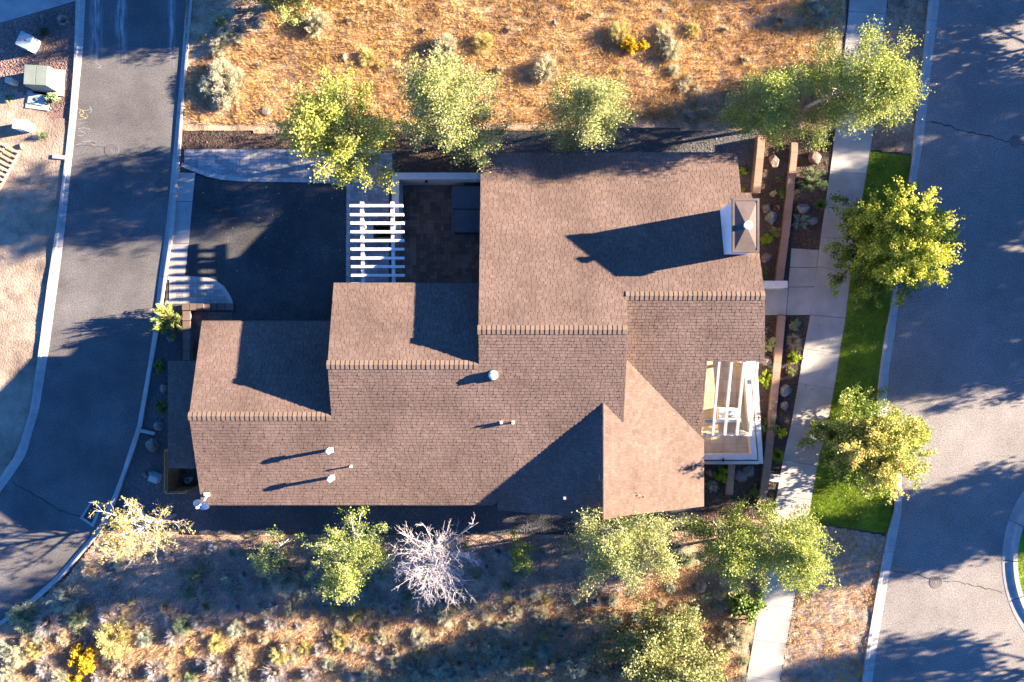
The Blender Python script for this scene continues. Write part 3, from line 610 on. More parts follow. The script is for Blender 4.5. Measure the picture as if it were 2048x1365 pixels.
def shingle_face(conv, f, down, m='shingle', expo=.132, tab=(.15, .33), gap=.014, lift=.016, budget=0, u0=0.0):
    """rows of shingle tabs over a convex outline; down = unit downhill direction in plan"""
    dx, dy = down; ex, ey = -dy, dx
    if area(conv) < 0: conv = conv[::-1]
    Z = [f(*p) for p in conv]
    b = MB(); b.prism(conv, [z - .16 for z in Z], [z - .002 for z in Z], .5, True); deck = b.build('roof_slope', 'roofdeck', house)
    vs = [p[0] * dx + p[1] * dy for p in conv]; us = [p[0] * ex + p[1] * ey for p in conv]
    v = math.floor(min(vs) / expo) * expo; tabs = []
    while v < max(vs):
        u = min(us) - random.uniform(0, .4)
        while u < max(us):
            wd = random.uniform(*tab); v1 = v + expo + .004; st_ = random.choice((0, 0, .012)) 
            q = [(u + gap / 2, v - .002), (u + wd - gap / 2, v - .002), (u + wd - gap / 2, v1 - .008 + st_), (u + gap / 2, v1 - .008 + st_)]
            q = [(a * ex + c * dx, a * ey + c * dy) for a, c in q]
            q = clip_convex(q, conv)
            if len(q) >= 3 and abs(area(q)) > 2e-4:
                lf = lift * random.uniform(.8, 1.15) + st_ * .5
                zt = [f(*p) + .003 + lf * min(1, max(0, (p[0] * dx + p[1] * dy - v) / expo)) for p in q]
                if area(q) < 0: q = q[::-1]; zt = zt[::-1]
                tabs.append((q, zt, random.random()))
            u += wd
        v += expo
    tabs.sort(key=lambda t_: (t_[0][0][0]) ** 2 + (t_[0][0][1]) ** 2)
    rest = MB()
    for i, (q, zt, rv) in enumerate(tabs):
        if i < budget: bb = MB(); bb.prism(q, [z - .012 for z in zt], zt, rv); bb.build('shingle', m, deck)
        else: rest.prism(q, [z - .012 for z in zt], zt, rv)
    tag(rest.build('shingle_courses', m, deck), kind='stuff'); return deck
xv = xE - (yE - yS)
S, N_, E_, W_ = (0, -1), (0, 1), (1, 0), (-1, 0)
shingle_face([(xD, yD), (xC, yD), (xC, yS), (xD + .02, yS)], S1, S, budget=20)
shingle_face([(xC, yC), (xA, yC), (xA, yS), (xC, yS)], S1, S, budget=50)
shingle_face([(xA, yA), (xE, yA), (xE, yE), (xv, yS), (xA, yS)], S1, S, budget=90)
shingle_face([(xE, yA), (xR, yA), (xR, yE - (xR - xE)), (xE, yE)], S1, S, budget=30)
shingle_face([(xD, yD), (xD + .02, yND), (xC, yND), (xC, yD)], ND, N_, budget=10, lift=.012)
shingle_face([(xC, yC), (xC, yNC), (xA, yNC), (xA, yC)], NC, N_, budget=20, lift=.012)
shingle_face([(xA, yA), (xA, yNA), (xR, yNA), (xR, yA)], NA, N_, budget=40, lift=.012)
shingle_face([(xR, yB), (xR, yNA), (xBt, yNA), (xBt, yB)], NA, N_, budget=20, lift=.012)
shingle_face([(xBt, yB), (xBt, yChT), (xBr - .12, yChT), (xBr, yB)], NA, N_, budget=10, lift=.012)
shingle_face([(xR, yB), (xBd, yB), (xBd, yBF(xBd)), (xR, yBF(xR))], SB, S, budget=10)
shingle_face([(xBd, yB), (xBr, yB), (xBs, yBe), (xBd, yBe)], SB, S, budget=0)
# south cross gable: east plane (finer shingle), west plane
yV = yE - (xR - xE)
shingle_face([(xE, yE), (xR, yV), (xR, yFs + .1), (xE, yFs)], FE, E_, 'shingle_fine', tab=(.12, .24), gap=.006, lift=.007)
shingle_face([(xR, yBF(xR)), (xEe, yBF(xEe)), (xEe, yFs + .25), (xR, yFs + .1)], FE, E_, 'shingle_fine', tab=(.12, .24), gap=.006, lift=.007)
xm = max(xWe, xv + .01); ym_ = yE - (xE - xm)
shingle_face([(xE, yE), (xm, ym_), (xm, yS - .02), (xE, yS - .02)], FW, W_, tab=(.18, .3), gap=.010)
shingle_face([(xE, yS - .02), (xm, yS - .02), (xm, yFs + .1), (xE, yFs)], FW, W_, tab=(.18, .3), gap=.010)
# ridge caps
def ridge(x0, x1, y, z, n):
    for i in range(n):
        a = x0 + (x1 - x0) * i / n; c = x0 + (x1 - x0) * (i + 1) / n - .004; V = []
        w2 = .19 + random.uniform(-.008, .008); lo, hi = .020, .036
        for x_, lft in ((a, hi), (c, lo)):
            for dy_ in (-w2, 0, w2): V.append((x_, y + dy_, z - abs(dy_) * PT + lft + (.012 if dy_ == 0 else 0)))
        V += [(p[0], p[1], p[2] - .02) for p in V[:6]]
        b = MB(); b.add(V, [(0, 1, 4, 3), (1, 2, 5, 4), (0, 6, 7, 1), (1, 7, 8, 2), (3, 4, 10, 9), (4, 5, 11, 10), (0, 3, 9, 6), (2, 8, 11, 5)]); b.build('ridge_cap', 'ridgecap', house)
ridge(xD - .04, xC - .02, yD, zD, 30); ridge(xC - .04, xA - .02, yC, zC, 32); ridge(xA - .04, xR - .02, yA, zA, 31); ridge(xR - .02, xBr + .02, yB, zB, 29)
# gable ends where a roof stands above its neighbour
def wing(x0, x1, yn, ys_, yr, zr, closeW=True, closeE=True, m='siding'):
    o = .45; yn -= o; ys_ += o; t_ = .17; zn = zr - PT * (yn - yr) - t_; zs = zr - PT * (yr - ys_) - t_; zt = zr - t_
    b = MB(); V = [(x, y, z) for x in (x0, x1) for y, z in ((ys_, -.1), (ys_, zs), (yr, zt), (yn, zn), (yn, -.1))]
    Fc = [(0, 5, 6, 1), (3, 8, 9, 4)]
    if closeW: Fc.append((0, 1, 2, 3, 4))
    if closeE: Fc.append((9, 8, 7, 6, 5))
    b.add(V, Fc); return b.build('wall', m, house)
wing(xD + .45, xC + .12, yND, yS, yD, zD, True, False)
wing(xC + .125, xA + .12, yNC, yS + .003, yC, zC, True, False)
wing(xA + .125, xR - .06, yNA, yS + .006, yA, zA, True, True)
yb_s = 2 * yB - yNA
b = MB(); V = [(xR - .058, yNA - .452, -.1), (xBr - .6, yNA - .452, -.1), (xBr - .6, yNA - .452, NA(0, yNA - .452) - .17), (xR - .058, yNA - .452, NA(0, yNA - .452) - .17)]
b.add(V, [(0, 1, 2, 3)]); xe = xBr - .6
b.add([(xe, yNA - .452, -.1), (xe, yBe + .1, -.1), (xe, yBe + .1, SB(0, yBe + .1) - .17), (xe, yB, zB - .17), (xe, yNA - .452, NA(0, yNA - .452) - .17)], [(0, 1, 2, 3, 4)])
b.add([(xBd - .3, yBe + .1, -.1), (xe, yBe + .1, -.1), (xe, yBe + .1, SB(0, yBe + .1) - .17), (xBd - .3, yBe + .1, SB(0, yBe + .1) - .17)], [(0, 1, 2, 3)])
b.build('wall', 'siding', house)
xe2 = xEe - .45; b = MB()
b.add([(xe2, yBe + .1, -.1), (xe2, yFs + .7, -.1), (xe2, yFs + .7, FE(xe2, 0) - .17), (xe2, yBe + .1, FE(xe2, 0) - .17)], [(0, 1, 2, 3)])
b.add([(xWe + .45, yFs + .7, -.1), (xe2, yFs + .7, -.1), (xe2, yFs + .7, FE(xe2, 0) - .17), (xE, yFs + .7, zE - .17), (xWe + .45, yFs + .7, FW(xWe + .45, 0) - .17)], [(0, 1, 2, 3, 4)])
b.add([(xWe + .45, yFs + .7, -.1), (xWe + .45, yS + .4, -.1), (xWe + .45, yS + .4, FW(xWe + .45, 0) - .17), (xWe + .45, yFs + .7, FW(xWe + .45, 0) - .17)], [(0, 1, 2, 3)])
b.build('wall', 'siding', house)
# fascia boards along the eaves
for (xa, xb, y, f) in ((xD, xC, yND, ND), (xC, xA, yNC, NC), (xA, xBt, yNA, NA), (xD, xv + .3, yS, S1)):
    sgn = 1 if y > yD else -1; b = MB(); z = f((xa + xb) / 2, y); b.box(xa, y + .002 * sgn, z - .2, xb, y + .03 * sgn, z - .01); b.build('fascia', 'brownmetal', house)
# garage door and windows facing the driveway court
gx0, gx1 = xD + 1.2, xC - .6; gd = MB(); yy = yND - .45
gd = thing('garage_door', None, None); gd.parent = house
for k in range(4):
    b = MB(); b.box(gx0, yy + .003, .05 + k * .52, gx1, yy + .05, .05 + k * .52 + .50); b.build('panel', 'white', gd)
def window(x0, x1, z0, z1, y, s):
    b = MB(); b.box(x0 - .08, y, z0 - .08, x1 + .08, y + s * .05, z1 + .08); fr = b.build('window_frame', 'white', house)
    b = MB(); b.box(x0, y + s * .052, z0, x1, y + s * .06, z1); b.build('pane', 'dark', fr)
for a in (xC + .9, xC + 2.6): window(a, a + 1.1, .9, 2.1, yNC - .447, 1)
for a in (xA + 1.5, xA + 4.5, xA + 8): window(a, a + 1.3, .9, 2.1, yNA - .447, 1)
for a in (xD + 2, xD + 6, xD + 10): window(a, a + 1.2, .9, 2.0, yS + .44, -1)

# roof vents and pipes (parts of the house)
def on(px, py, f): return plane_hit(px, py, f)
def pipe(px, py, f, r, h, capr, name, m='whitemetal'):
    x, y, z = P(px, py, 3.5); z = f(x, y)
    for _ in range(5): x, y, _q = P(px, py, z + h); z = f(x, y)
    b = MB()
    b.lathe(x, y, [(r, z - .05), (r, z + h - .12)], 12); o = b.build(name, m, house)
    if r > .1:
        b = MB(); b.lathe(x, y, [(r * 2.0, z - .05), (r * 1.9, z + .08), (r, z + .12)], 16); b.build('flashing', 'brownmetal', o)
    else: b = MB(); b.add([(x - r * 1.4, y - r * 1.8, f(x, y - r * 1.8) + .03), (x + r * 1.4, y - r * 1.8, f(x, y - r * 1.8) + .03), (x + r * 1.4, y + r * 1.4, f(x, y + r * 1.4) + .03), (x - r * 1.4, y + r * 1.4, f(x, y + r * 1.4) + .03)], [(0, 1, 2, 3)]); b.build('flashing', m, o)
    if capr: b = MB(); b.lathe(x, y, [(r, z + h - .2), (capr, z + h - .18), (capr, z + h - .05), (capr * .5, z + h), ], 16); b.build('vent_cap', m, o)
    return o
pipe(655, 904, S1, .075, .68, .125, 'roof_vent'); pipe(658, 960, S1, .075, .68, .125, 'roof_vent')
pipe(699, 935.5, S1, .04, .38, 0, 'roof_vent'); pipe(1002, 847, S1, .045, .38, 0, 'roof_vent'); pipe(1026, 847, S1, .045, .42, 0, 'roof_vent')
pipe(986, 751, S1, .13, .32, .19, 'roof_vent')
pipe(1130, 998, FW, .05, .25, 0, 'roof_vent')
# chimney
zt = 5.75; cx0, cx1 = PX(1467, zt), PX(1516, zt); cy0, cy1 = PY(503, zt), PY(400, zt)
ch = thing('chimney', None, None); ch.parent = house
b = MB(); b.box(cx0 + .04, cy0 + .04, 0, cx1 - .04, cy1 - .04, zt - .12); b.build('chimney_chase', 'bluewhite', ch)
b = MB(); b.box(cx0 - .02, cy0 - .02, zt - .22, cx1 + .02, cy1 + .02, zt - .1); b.build('chimney_trim', 'white', ch)
cxm, cym = (cx0 + cx1) / 2, PY(453, zt)
rim = MB()
o_, i_ = [(cx0 - .05, cy0 - .05), (cx1 + .05, cy0 - .05), (cx1 + .05, cy1 + .05), (cx0 - .05, cy1 + .05)], [(cx0 + .04, cy0 + .04), (cx1 - .04, cy0 + .04), (cx1 - .04, cy1 - .04), (cx0 + .04, cy1 - .04)]
for i in range(4): rim.prism([o_[i], o_[(i + 1) % 4], i_[(i + 1) % 4], i_[i]], zt - .1, zt + .03)
rim.build('cap_rim', 'brownmetal', ch)
b = MB(); b.add([(*p, zt + .008) for p in i_] + [(cxm, cym, zt + .13)], [(0, 1, 4), (1, 2, 4), (2, 3, 4), (3, 0, 4)]); b.build('cap_pyramid', 'brownmetal', ch)
b = MB(); b.lathe(cxm, cym, [(.12, zt + .05), (.12, zt + .26), (.17, zt + .27), (.17, zt + .33), (.15, zt + .35)], 18); b.build('flue_cap', 'whitemetal', ch)
# white gate beam beside the walkway
b = MB(); z = 1.25; b.box(PX(1529, z), PY(576, z), 0, PX(1575.5, z), PY(562, z), z); tag(b.build('garden_wall', 'white'), 'short white wall between the walkway slabs and the brick edged bed', 'wall')

# ------------------------------------------------------------------ satellite dish on the roof
sx, sy, sz = plane_hit(414, 990, S1)
sd = thing('satellite_dish', 'grey satellite dish on a white mast at the lower left corner of the roof', 'satellite dish', (sx, sy, sz))
b = MB(); b.box(sx - .12, sy - .06, sz - .02, sx + .12, sy + .10, sz + .06); b.build('foot', 'whitemetal', sd)
b = MB(); b.beam((sx, sy, sz), (sx + .05, sy - .22, sz + .55), .06, .06); b.build('mast', 'whitemetal', sd)
b = MB(); n = 20; V = []; Fc = []; c0 = Vector((sx + .02, sy - .26, sz + .62)); ax = Vector((-.12, -.55, .80)).normalized(); u_ = ax.cross(Vector((0, 1, 0))).normalized(); v_ = ax.cross(u_)
for j, rr in enumerate((0.02, .15, .27, .37)):
    for i in range(n):
        a = 2 * math.pi * i / n; V.append(tuple(c0 + u_ * rr * math.cos(a) + v_ * rr * math.sin(a) * .85 + ax * (rr * rr * .5)))
for j in range(3):
    for i in range(n): Fc.append((j * n + i, j * n + (i + 1) % n, (j + 1) * n + (i + 1) % n, (j + 1) * n + i))
Fc.append(tuple(range(n))); b.add(V, Fc); b.build('reflector', 'galv', sd)
b = MB(); b.beam(c0, c0 + ax * .4 + v_ * -.15, .03, .03); b.build('feed_arm', 'whitemetal', sd)
b = MB(); b.rbox(*(c0 + ax * .4 + v_ * -.15)[:2], c0.z + ax.z * .35, .09, .09, .12); b.build('receiver', 'whitemetal', sd)

# ------------------------------------------------------------------ lean-to roof and bin enclosure on the alley side
zl = 2.25; lx0, lx1 = PX(336, zl), xD + .46; ly0, ly1 = PY(937, zl), PY(722, zl)
lt = thing('lean_to', 'low dark shingled lean-to roof against the left end of the house', 'lean-to', (lx0, ly0, 0))
fl_ = lambda x, y: zl + .10 * (x - lx0)
b = MB(); b.prism([(lx0, ly0), (lx1, ly0), (lx1, ly1), (lx0, ly1)], [fl_(x, 0) - .12 for x in (lx0, lx1, lx1, lx0)], [fl_(x, 0) for x in (lx0, lx1, lx1, lx0)], .5, True); dk = b.build('roof_slope', 'roofdeck', lt)
rest = MB(); v = lx0; tabs = []
while v < lx1:
    u = ly0
    while u < ly1:
        wd = random.uniform(.18, .3); q = [(v, u + .004), (min(v + .13, lx1), u + .004), (min(v + .13, lx1), min(u + wd, ly1) - .004), (v, min(u + wd, ly1) - .004)]
        zt_ = [fl_(p[0], 0) + (.014 if i in (0, 3) else .004) for i, p in enumerate(q)]
        if abs(area(q)) > 1e-3: rest.prism(q, [z - .012 for z in zt_], zt_)
        u += wd
    v += .132
tag(rest.build('shingle_courses', 'shingle', dk), kind='stuff')
b = MB(); b.box(lx0 + .15, ly0 + .15, 0, lx1, ly1 - .15, zl - .125); b.build('wall', 'siding', lt)
zf = 1.75; fx, fyt, fyb, fxr = PX(328, zf), PY(900, zf), PY(988, zf), PX(373, zf)
fe = thing('wooden_fence', 'brown board fence enclosing the small paved bin area by the lean-to', 'fence', (fx, fyb, 0))
y = fyb
while y < fyt:
    b = MB(); b.box(fx, y, .05, fx + .03, min(y + .138, fyt), zf + random.uniform(-.006, .006)); b.build('board', 'wood', fe); y += .145
x = fx + .04
while x < fxr:
    b = MB(); b.box(x, fyb, .05, min(x + .138, fxr), fyb + .03, zf - .003 + random.uniform(-.006, .006)); b.build('board', 'wood', fe); x += .145
for (px_, py_) in ((fx + .08, fyb + .09), (fx + .08, fyt - .05), (fxr - .05, fyb + .09)):
    b = MB(); b.rbox(px_, py_, 0, .09, .09, zf - .04); b.build('post', 'wood', fe)
for z in (.4, 1.45):
    b = MB(); b.box(fx + .032, fyb + .04, z, fx + .07, fyt, z + .09); b.build('rail', 'wood', fe)
    b = MB(); b.box(fx + .08, fyb + .032, z, fxr, fyb + .07, z + .09); b.build('rail', 'wood', fe)
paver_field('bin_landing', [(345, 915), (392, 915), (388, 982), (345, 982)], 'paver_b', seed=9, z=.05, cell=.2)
x, y, _ = P(376, 961, .35); b = MB(); b.lathe(x, y, [(.11, .05), (.145, .42), (.15, .42), (.13, .42), (.10, .10)], 20); tag(b.build('bucket', 'white'), 'white round bucket standing inside the board fenced enclosure', 'bucket')

# ------------------------------------------------------------------ hot tub, court walls, planter, pergola
zt = .92; hx0, hx1 = PX(904, zt), PX(904, zt) + 2.1; hy0, hy1 = PY(465, zt), PY(372, zt); hm = (hy0 + hy1) / 2
tb = thing('hot_tub', 'square hot tub with a folding dark blue cover in the shaded patio court', 'hot tub', (hx0, hy0, .05))
b = MB(); b.box(hx0 + .05, hy0 + .05, .05, hx1 - .05, hy1 - .05, zt - .12); b.build('shell', 'dark', tb)
def roundrect(x0, y0, x1, y1, r, n=4):
    p = []
    for cx, cy, a0 in ((x1 - r, y1 - r, 0), (x0 + r, y1 - r, 90), (x0 + r, y0 + r, 180), (x1 - r, y0 + r, 270)):
        for i in range(n + 1): a = R(a0 + 90 * i / n); p.append((cx + r * math.cos(a), cy + r * math.sin(a)))
    return p
for a, c in ((hy0, hm - .02), (hm + .02, hy1)):
    b = MB(); pr = roundrect(hx0, a, hx1, c, .1); b.prism(pr, zt - .12, zt - .02); b.prism([( (p[0] - (hx0 + hx1) / 2) * .96 + (hx0 + hx1) / 2, (p[1] - (a + c) / 2) * .94 + (a + c) / 2) for p in pr], zt - .021, zt); b.build('cover_half', 'tubcover', tb)
zw = 1.5; wx0 = PX(785, zw); wy1 = PY(347, zw)
cw = thing('court_wall', 'pale stucco wall around the top and left of the patio court', 'wall', (wx0, wy1, 0))
b = MB(); b.box(wx0, wy1 - .26, 0, xA + .1, wy1, zw); b.build('wall_section', 'stucco', cw)
b = MB(); b.box(wx0, PY(425, zw), 0, wx0 + .28, wy1 - .262, zw); b.build('wall_section', 'stucco', cw)
b = MB(); b.box(wx0 - .02, PY(425, zw) - .02, zw + .001, wx0 + .30, wy1 - .283, zw + .05); b.build('wall_cap', 'white', cw)
b = MB(); b.box(wx0 - .02, wy1 - .28, zw + .001, xA + .1, wy1 + .02, zw + .052); b.build('wall_cap', 'white', cw)
x, y = PX(853, 1.1), wy1 - .26; b = MB(); b.box(x - .06, y - .10, 1.05, x + .06, y - .003, 1.25); b.build('wall_lamp', 'dark', cw)
zp = .75; pl = thing('planter', 'low pale stucco planter with clipped green plants under the pergola', 'planter', (PX(765, zp), PY(463, zp), 0))
px0, px1, py0, py1 = PX(728, zp), PX(802, zp), PY(478, zp), PY(447, zp)
b = MB(); b.box(px0, py0, 0, PX(746, zp), py1, zp); b.build('pier', 'stucco', pl)
b = MB(); b.box(PX(785, zp), py0, 0, px1, py1, zp); b.build('pier', 'stucco', pl)
b = MB(); b.box(PX(746, zp), py0, 0, PX(785, zp), py0 + .1, zp - .2); b.box(PX(746, zp), py1 - .1, 0, PX(785, zp), py1, zp - .2); b.build('trough', 'block', pl)
zg = 2.65; pg = thing('pergola', 'white painted wooden pergola of ten rungs beside the driveway', 'pergola', (PX(755, zg), PY(490, zg), 0))
rows = [(411.5, 699, 805.5), (429.5, 700, 807), (446.5, 700.5, 808), (464, 701, 808), (481.5, 701, 808), (498.5, 701, 808), (516.5, 701.5, 808.5), (533.5, 702, 809), (551, 702, 809), (568, 702, 809)]
for yv, a, c in rows:
    b = MB(); b.box(PX(a, zg), PY(yv + 2.6, zg), zg - .14, PX(c, zg), PY(yv - 2.6, zg), zg + random.uniform(-.004, .004)); b.build('slat', 'oldwhite', pg)
zb = zg - .145
for a, c in ((723, 726), (784, 787)):
    b = MB(); V = []
    for xx, yy in ((a - 3, 404), (a + 3.4, 404), (c + 3.4, 572), (c - 3, 572)): V.append(P(xx, yy, zb)[:2])
    b.prism(V, zb - .16, zb); b.build('beam', 'oldwhite', pg)
    b = MB(); V = P(a + .5, 453, zb)[:2]; b.rbox(V[0], V[1], .05, .16, .16, zb - .21); b.build('post', 'white', pg)
    b = MB(); b.rbox(V[0], V[1], zb - .3, .26, .26, .1); b.build('post_collar', 'white', pg)

# ------------------------------------------------------------------ L-shaped retaining wall beside the lower paver apron
zr_ = .45; rw = thing('retaining_wall', 'L-shaped stone block wall with brown caps stepping down beside the curved paver apron', 'retaining wall', (PX(370, zr_), PY(615, zr_), 0))
def capblock(q, z, base=0, name='cap_stone', m='cap'):
    b = MB(); cx = sum(p[0] for p in q) / 4; cy = sum(p[1] for p in q) / 4; b.prism([(cx + (p[0] - cx) * .985, cy + (p[1] - cy) * .985) for p in q], z - .09, z); b.build(name, m, rw_cur)
rw_cur = rw
hb = [(364, 378, .45), (379, 393, .45), (394, 407, .45), (408, 419.5, .37), (420.5, 432, .29), (433, 449, .22), (450, 466, .22)]
for a, c, z in hb:
    capblock(pxpoly([(a, 607), (c, 607), (c, 621), (a, 621)], z), z, m='shadecap')
    b = MB(); q = pxpoly([(a + .8, 608), (c - .6, 608), (c - .6, 620), (a + .8, 620)], z); b.prism(q, 0, z - .092); b.build('block', 'block', rw)
yv = 622.5
while yv < 720:
    y2 = min(yv + 19, 721); capblock(pxpoly([(365, yv), (380, yv), (380, y2), (365, y2)], .45), .45, m='shadecap')
    b = MB(); b.prism(pxpoly([(366, yv), (379, yv), (379, y2), (366, y2)], .45), 0, .358); b.build('block', 'block', rw); yv += 20

# ------------------------------------------------------------------ brick edged terrace walls in the front garden
def terrace(label, pl_, pr_, ys_, z=.30, step=19):
    global rw_cur
    x, y, _ = P(pl_(ys_[0]), ys_[0]); t = thing('garden_edging', label, 'edging wall', (x, y, 0)); rw_cur = t; yy = ys_[0]; sc_ = .99
    while yy < ys_[1] - 3:
        y2 = min(yy + step, ys_[1]); q = pxpoly([(pl_(yy), yy), (pr_(yy), yy + .6), (pr_(y2), y2 + .6), (pl_(y2), y2)], z)
        capblock(q, z + random.uniform(-.004, .004)); b = MB(); cx = sum(p[0] for p in q) / 4; b.prism([(cx + (p[0] - cx) * .9, p[1]) for p in q], 0, z - .095); b.build('block', 'block', t); yy = y2
    return t
terrace('reddish cap stone edging next to the pebble strip above the chimney', I([280, 386], [1516, 1506]), I([280, 386], [1531, 1521]), (270, 386), .55, 24)
terrace('long reddish cap stone edging between the upper planting beds and the white wall', I([302, 455, 560], [1583, 1566, 1551]), I([302, 455, 560], [1596, 1581, 1567]), (285, 562))
terrace('reddish cap stone edging running down the bed right of the roofed terrace', I([631, 828, 960, 1010], [1557, 1538, 1524, 1516]), I([631, 828, 960, 1010], [1572, 1553, 1540, 1530]), (631, 1010))
terrace('short cap stone edging below the white terrace wall', I([926, 990], [1457, 1452]), I([926, 990], [1471, 1466]), (926, 990), .3, 20)

# ------------------------------------------------------------------ roofed terrace (south-east corner)
zfl = .78; te = thing('terrace', 'walled terrace with tan tiles under open white rafters', 'terrace', (PX(1460, zfl), PY(820, zfl), 0))
b = MB(); b.box(xe2, PY(915, zfl), 0, PX(1506, zfl), PY(690, zfl), zfl - .012); b.build('floor_bed', 'paver_base', te)
tx = xe2; k = 0
while tx < PX(1505, zfl):
    ty = PY(914, zfl)
    while ty < PY(692, zfl):
        t1_ = min(tx + .6, PX(1505, zfl)); t2_ = min(ty + .6, PY(690, zfl)); b = MB(); b.box(tx + .004, ty + .004, zfl - .03, t1_ - .004, t2_ - .004, zfl + random.uniform(-.002, .002)); b.build('tile', 'terrace', te); ty += .6
    tx += .6
zw = 1.15
def pxq(pts, z): return [P(*p, z)[:2] for p in pts]
b = MB(); b.prism(pxq([(1485, 700), (1496, 700), (1515, 920), (1503.5, 920)], zw), 0, zw); b.build('parapet', 'white', te)
b = MB(); b.prism(pxq([(1408, 909), (1503.3, 909), (1503.3, 920), (1408, 920)], zw), 0, zw); b.build('parapet', 'white', te)
zo = .95
b = MB(); b.prism(pxq([(1499, 700), (1513, 700), (1526.5, 928), (1518, 928)], zo), 0, zo); b.build('outer_ledge', 'stucco', te)
b = MB(); b.prism(pxq([(1408, 922.5), (1517.5, 922.5), (1517.5, 929), (1408, 929)], zo), 0, zo); b.build('outer_ledge', 'stucco', te)
for (lx, ly) in ((1509, 762), (1514, 836), (1443, 920)):
    x, y, _ = P(lx, ly, zw); b = MB(); b.beam((x - .12, y, zw + .05), (x + .12, y + .02, zw + .12), .03, .03); b.beam((x + .06, y - .1, zw + .08), (x + .06, y + .1, zw + .08), .05, .05); b.build('wall_lamp', 'dark', te)
zt0 = SB(0, yBe) - .10
raft = [(1438, 1427), (1463, 1452), (1488, 1476), (1515, 1503)]
for i, (a, c) in enumerate(raft):
    p0 = P(a, 723, zt0); yb2 = p0[1]; pe = None
    p0 = (p0[0], yBe + .5, zt0 + .5 * PT); ye = PY(871, 2.85); p1 = (p0[0] , ye, SB(0, ye) - .10)
    b = MB(); b.beam(p0, p1, .10, .15); b.build('rafter', 'white', te)
xl, xr_ = xEe + .02, P(1515, 723, zt0)[0] + .1; zc = SB(0, PY(871, 2.85)) - .10
b = MB(); b.box(xl, PY(871, zc) - .035, zc - .25, xr_ + .02, PY(871, zc) + .035, zc - .085); b.build('end_beam', 'white', te)
ym = PY(843, zc + .2); zm = SB(0, ym) - .18
b = MB(); b.box(xl, ym - .06, zm - .24, xr_ - .5, ym + .06, zm); b.build('cross_beam', 'white', te)
for (x_, y_) in ((xr_ - .08, PY(871, zc)), (xl + .1, PY(871, zc)), (xr_ - .08, PY(725, zc))):
    b = MB(); b.rbox(x_, y_, zfl, .14, .14, zc - .26 - zfl); b.build('post', 'white', te)
# white sofa on the terrace
x0, y0, _ = P(1433, 842, .75); x1, y1, _ = P(1474, 815, .75)
so_ = thing('outdoor_sofa', 'white outdoor sofa on the tan terrace under the rafters', 'sofa', (x0, y0, zfl))
b = MB(); b.box(x0, y0, zfl, x1, y1, zfl + .22); b.build('frame', 'white', so_)
b = MB(); b.box(x0, y0, zfl + .222, x1, y0 + .18, zfl + .62); b.build('backrest', 'white', so_)
for i in range(2): b = MB(); xa = x0 + .02 + i * (x1 - x0 - .02) / 2; b.prism(roundrect(xa, y0 + .2, xa + (x1 - x0) / 2 - .04, y1 - .02, .05), zfl + .221, zfl + .36); b.build('cushion', 'white', so_)

# ------------------------------------------------------------------ utility boxes by the alley
def at(px, py, z=0): return P(px, py, z)
x, y, _ = at(74, 152, .8); t = thing('transformer_box', 'large grey-green electrical transformer cabinet with two lid panels on a concrete pad', 'transformer', (x, y, 0))
b = MB(); b.rbox(x + .12, y - .05, .0, 1.45, 1.25, .07, -.06); b.build('pad', 'concrete', t)
b = MB(); b.rbox(x, y, .07, 1.13, .95, .80, -.06, taper=.99); b.build('cabinet', 'greybox', t)
for s in (-1, 1): b = MB(); b.rbox(x + s * .275, y - s * .016, .872, .53, .93, .045, -.06, taper=.97); b.build('lid', 'greybox', t)
x, y, _ = at(50, 82, .6); t = thing('utility_pedestal', 'pale blue-green utility cabinet with a red sticker at the top left', 'utility box', (x, y, 0))
b = MB(); b.rbox(x, y, 0, .64, .66, .62, -.42); b.build('cabinet', 'bluebox', t)
b = MB(); b.rbox(x, y, .622, .68, .70, .05, -.42, taper=.94); b.build('lid', 'bluebox', t)
b = MB(); b.rbox(x + .05, y + .0, .673, .1, .08, .004, -.42); b.build('warning_sticker', 'redmark', t)
x, y, _ = at(18, 161, .5); t = thing('utility_pedestal', 'small cream pedestal in the shadow of the transformer', 'utility box', (x, y, 0))
b = MB(); b.rbox(x, y, 0, .30, .22, .5, -.1); b.build('cabinet', 'cream', t); b = MB(); b.rbox(x, y, .502, .34, .25, .05, -.1); b.build('lid', 'cream', t)
x, y, _ = at(38, 249, .6); t = thing('utility_pedestal', 'white utility box standing on the bare dirt above the wooden pallet', 'utility box', (x, y, 0))
b = MB(); b.rbox(x, y, 0, .56, .42, .58, -.12); b.build('cabinet', 'whitemetal', t); b = MB(); b.rbox(x, y, .582, .60, .46, .05, -.12, taper=.95); b.build('lid', 'whitemetal', t)
x, y, _ = at(77, 202); t = thing('utility_vault', 'flat concrete vault lid with a dark hole below the transformer', 'vault lid', (x, y, 0))
b = MB(); b.rbox(x, y, 0, 1.1, .85, .07, -.12); b.build('pad', 'concrete', t); b = MB(); b.rbox(x - .05, y + .05, .072, .78, .5, .03, -.2); b.build('lid', 'bluebox', t)
b = MB(); b.lathe(x - .15, y + .04, [(.08, .103), (.08, .106)], 12); b.build('hole', 'dark', t)
x, y, _ = at(306, 957, .4); t = thing('irrigation_box', 'teal and pale grey lidded box on dark gravel beside a small reddish rock', 'utility box', (x, y, 0))
b = MB(); b.rbox(x, y, 0, .44, .42, .36, -.35); b.build('case', 'bluebox', t); b = MB(); b.rbox(x + .03, y + .16, .362, .5, .16, .06, -.35); b.build('lid_bar', 'teal', t)
b = MB(); b.rbox(x - .02, y - .05, .362, .36, .26, .03, -.35); b.build('lid', 'bluebox', t)
x, y, _ = at(1549, 956.5, .05); t = thing('meter_box', 'white meter box lid with a brown square hatch beside the sidewalk', 'meter box', (x, y, 0))
